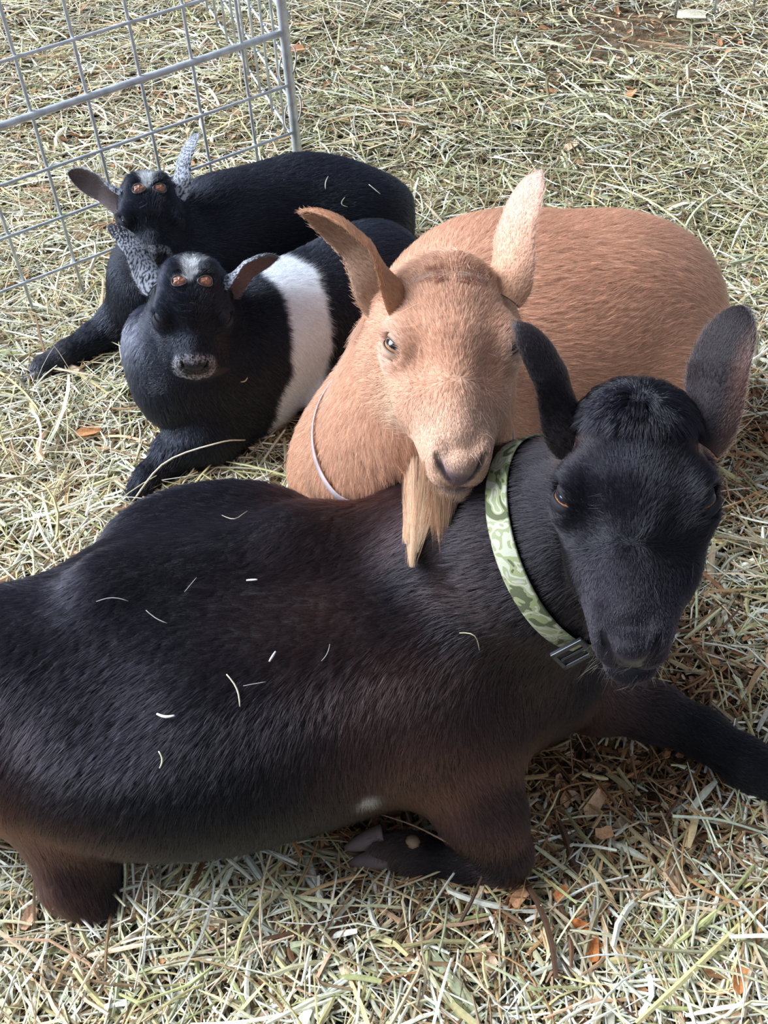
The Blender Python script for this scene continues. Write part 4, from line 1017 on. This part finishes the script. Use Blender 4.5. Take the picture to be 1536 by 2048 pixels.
# bits of hay caught in the coats
def bit(gi, a, b, wd, lab, col=(214, 206, 172), curl=0.0, mid=None):
    g = GOATS[gi]; pts = []
    for k in range(7):
        t = k / 6; x_ = a[0] + (b[0] - a[0]) * t; y_ = a[1] + (b[1] - a[1]) * t
        nx_, ny_ = -(b[1] - a[1]), b[0] - a[0]; s_ = math.sin(math.pi * t) * curl; x_ += nx_ * s_; y_ += ny_ * s_
        p, n_ = hit_px(g['tree'], x_, y_)
        if p is None: continue
        pts.append(p + n_ * .0075)
    if len(pts) < 3: print('BIT MISS', lab); return
    pts = np.array(pts); n = len(pts); v, f = tube(pts, [wd * (.5 + .5 * math.sin(math.pi * (k + .8) / (n + .6))) for k in range(n)], 5)
    o = mesh_obj('hay_wisp', v - 0, f, M_HAY, None, np.tile(S2L(col), (len(v), 1)), origin=pts[0]); tagit(o, lab, 'hay wisp', 'wisps of hay caught in the goats\' coats')
bit(0, (455, 1350), (481, 1412), .0010, 'longest curved pale wisp on the black doe flank', curl=-.12)
bit(0, (320, 1428), (354, 1431), .0016, 'short thick white wisp left of the long curved one', (232, 228, 210), .12)
bit(0, (322, 1500), (323, 1532), .0010, 'hooked wisp low on the black doe belly side', curl=-.2)
bit(0, (495, 1167), (517, 1166), .0012, 'tiny flat white wisp high on the black doe back', (236, 232, 220))
bit(0, (540, 1325), (553, 1305), .0014, 'small pale wisp above and right of the long curved one', (200, 200, 200))
bit(0, (446, 1043), (496, 1035), .0006, 'thin wavy hair like wisp along the black doe spine', (170, 164, 140), .22)
bit(0, (296, 1226), (338, 1252), .0006, 'thin slanted wisp in the middle of the black doe rump', (150, 140, 130), .06)
bit(0, (198, 1206), (260, 1206), .0006, 'fine drooping wisp on the upper rump of the black doe', (150, 146, 140), -.12)
bit(0, (372, 1190), (396, 1160), .0005, 'fine straight wisp on the upper back of the black doe', (140, 136, 130))
bit(0, (488, 1372), (533, 1364), .0005, 'fine faint wisp right of the long curved wisp', (150, 146, 140))
bit(0, (925, 1257), (962, 1290), .0006, 'looped fine wisp on the black doe shoulder', (190, 176, 140), -.35)
bit(0, (643, 1323), (660, 1290), .0005, 'faint upright wisp between flank and shoulder of the black doe', (150, 146, 140), .1)
bit(2, (655, 358), (650, 382), .0010, 'small bent wisp on the rump of the rear kid', (200, 196, 170), .1)
bit(2, (735, 374), (757, 392), .0010, 'slanted pale wisp near the tail of the rear kid', (214, 210, 190))
bit(2, (688, 398), (694, 416), .0010, 'curled wisp on the haunch of the rear kid', (190, 184, 150), .5)
bit(3, (478, 760), (492, 752), .0012, 'tiny straw wisp on the belted kid side', (196, 180, 130), .2)
# a few long stems that lie over feet and bellies
def stem(pts, r_, lab, col):
    P_ = spline([Q(*q) for q in pts], 14); v, f = tube(P_, [r_ * (1 - .3 * k / 13) for k in range(14)], 6)
    o = mesh_obj('straw', v, f, M_HAY, None, np.tile(S2L(col), (len(v), 1)), origin=P_[0]); tagit(o, lab, 'hay stem', 'long loose hay stems')
stem([(260, 1010, .02), (330, 925, .075), (440, 885, .10), (490, 880, .06)], .0016, 'long curved stem lying over the front leg of the belted kid', (214, 204, 176))
stem([(245, 1720, .03), (420, 1728, .028), (560, 1755, .02)], .0018, 'long pale green stem along the ground under the belly', (206, 210, 180))
stem([(905, 1690, .085), (830, 1652, .075), (760, 1628, .05)], .0012, 'brownish stem resting across the folded front leg', (186, 150, 124))
stem([(246, 1700, .06), (250, 1760, .035), (238, 1880, .02)], .0022, 'thick upright stem beside the black doe hind foot', (214, 210, 176))
stem([(250, 1790, .03), (330, 1850, .025), (385, 1920, .018)], .0022, 'straight yellow stem slanting down from the hind foot', (208, 192, 140))
stem([(1345, 1632, .03), (1440, 1640, .03), (1536, 1668, .02)], .0022, 'long pale green stem at the right edge below the far hoof', (200, 206, 180))
stem([(1190, 1740, .02), (1196, 1800, .022), (1192, 1860, .02)], .0020, 'upright grey green stem right of the folded knee', (176, 178, 150))
stem([(560, 1850, .02), (480, 1880, .025), (360, 1920, .02)], .0024, 'pinkish grey stem lying under the square tan chip', (190, 160, 140))

# ---------------------------------------------------------------- wire panels
M_GALV = mat('galvanised_wire', color=(.60, .62, .64), rough=.5, metal=.5, spec=.5, noise=(60, .22), bump=(300, .3, .0005))
root = empty('pen_fence', Q(612, 417, 0), 'galvanised wire mesh pen panel standing at the upper left behind the kids', 'fence panel')
a = Q(169, 592, 0); e_ = nrm((Q(612, 417, 0) - a) * [1, 1, 0]); sp_ = .1035
post = a + e_ * (np.linalg.norm(Q(606, 419, 0) - a)); nleft = 5
HZ = (.079, .180, .278, .3795, .481, .584, .686)
def rod(name, p, q, r_, par, sides=10):
    v, f = tube(np.linspace(p, q, 6) + 0.0, r_, sides); return mesh_obj(name, v, f, M_GALV, par)
zz = np.array([0, 0, 1.0]); nn_ = np.cross(e_, zz)
left = a - e_ * sp_ * 3.3
rod('post', post + zz * -.01, post + zz * .95, .0085, root, 16)
vert = [a + e_ * sp_ * k for k in range(-3, 5)]
for p in vert:
    if np.linalg.norm(post - p) < .03: continue
    rod('wire', p + zz * .005, p + zz * .95, .0032, root)
for z_ in HZ[:3] + HZ[4:]: rod('wire', left + zz * z_ + nn_ * .006, post + zz * z_ + nn_ * .004, .0031, root)
rod('rail', left + zz * HZ[3] + nn_ * .009, post + zz * HZ[3], .0066, root, 12)
# second panel leads away from the corner
b0 = Q(600, 330, 0); b1 = Q(437, 73, 0); e2 = nrm(b1 - b0); n2 = np.cross(e2, zz); root = empty('pen_fence', b0, 'galvanised wire panel running back from the corner post, seen edge on', 'fence panel')
L2 = 1.05
rod('post', b0 + zz * .01, b0 + zz * .95, .008, root, 14); rod('post', b0 + e2 * L2 + zz * .01, b0 + e2 * L2 + zz * .9, .008, root, 14)
for k in range(1, 10): p = b0 + e2 * sp_ * k; rod('wire', p + zz * .03, p + zz * .92, .0032, root)
for z_ in (.035, .13, .23, .43, .53, .63, .73): rod('wire', b0 + zz * z_ + n2 * .006, b0 + e2 * L2 + zz * z_ + n2 * .006, .0031, root)
rod('rail', b0 + zz * .33 + n2 * .008, b0 + e2 * L2 + zz * .33 + n2 * .008, .0065, root)
M_TIE = mat('dull_wire', color=(.22, .21, .20), rough=.5, metal=.6)
# rings that tie the two panels
for z_, lab in ((.30, 'wire loop binding the two panels at the heavy rail'), (.20, 'wire loop binding the two panels below the heavy rail'), (.06, 'lowest wire loop binding the two panels near the hay')):
    c_ = post * .8 + b0 * .2 + zz * z_; d_ = nrm(b0 - post + 1e-6); w_ = min(.03, np.linalg.norm(b0 - post) / 2) + .008; s_ = np.cross(nrm(d_ * [1, 1, 0]), zz)
    P_ = np.array([c_ + d_ * w_ * math.cos(t) * [1, 1, 0] + s_ * .018 * math.sin(t) + zz * .022 * math.sin(t + .7) for t in np.linspace(0, 2 * math.pi, 40, endpoint=False)])
    v, f = tube(P_, .0018, 6, close=True); o = mesh_obj('tie_ring', v, f, M_TIE, None, origin=c_); tagit(o, lab, 'wire loop', 'wire loops at the corner post')
# far panel, only its feet in view
c0 = Q(1350, 38, 0); c1 = Q(1600, 22, 0); e3 = nrm(c1 - c0); root = empty('pen_fence', c0, 'distant wire panel whose lower wire ends show at the top right edge', 'fence panel')
for k in range(0, 7): p = c0 + e3 * .1015 * k; rod('wire', p + zz * .01, p + zz * .6, .0035, root)
for z_ in (.09, .19, .29): rod('wire', c0 - e3 * .05 + zz * z_, c0 + e3 * .7 + zz * z_, .0033, root)
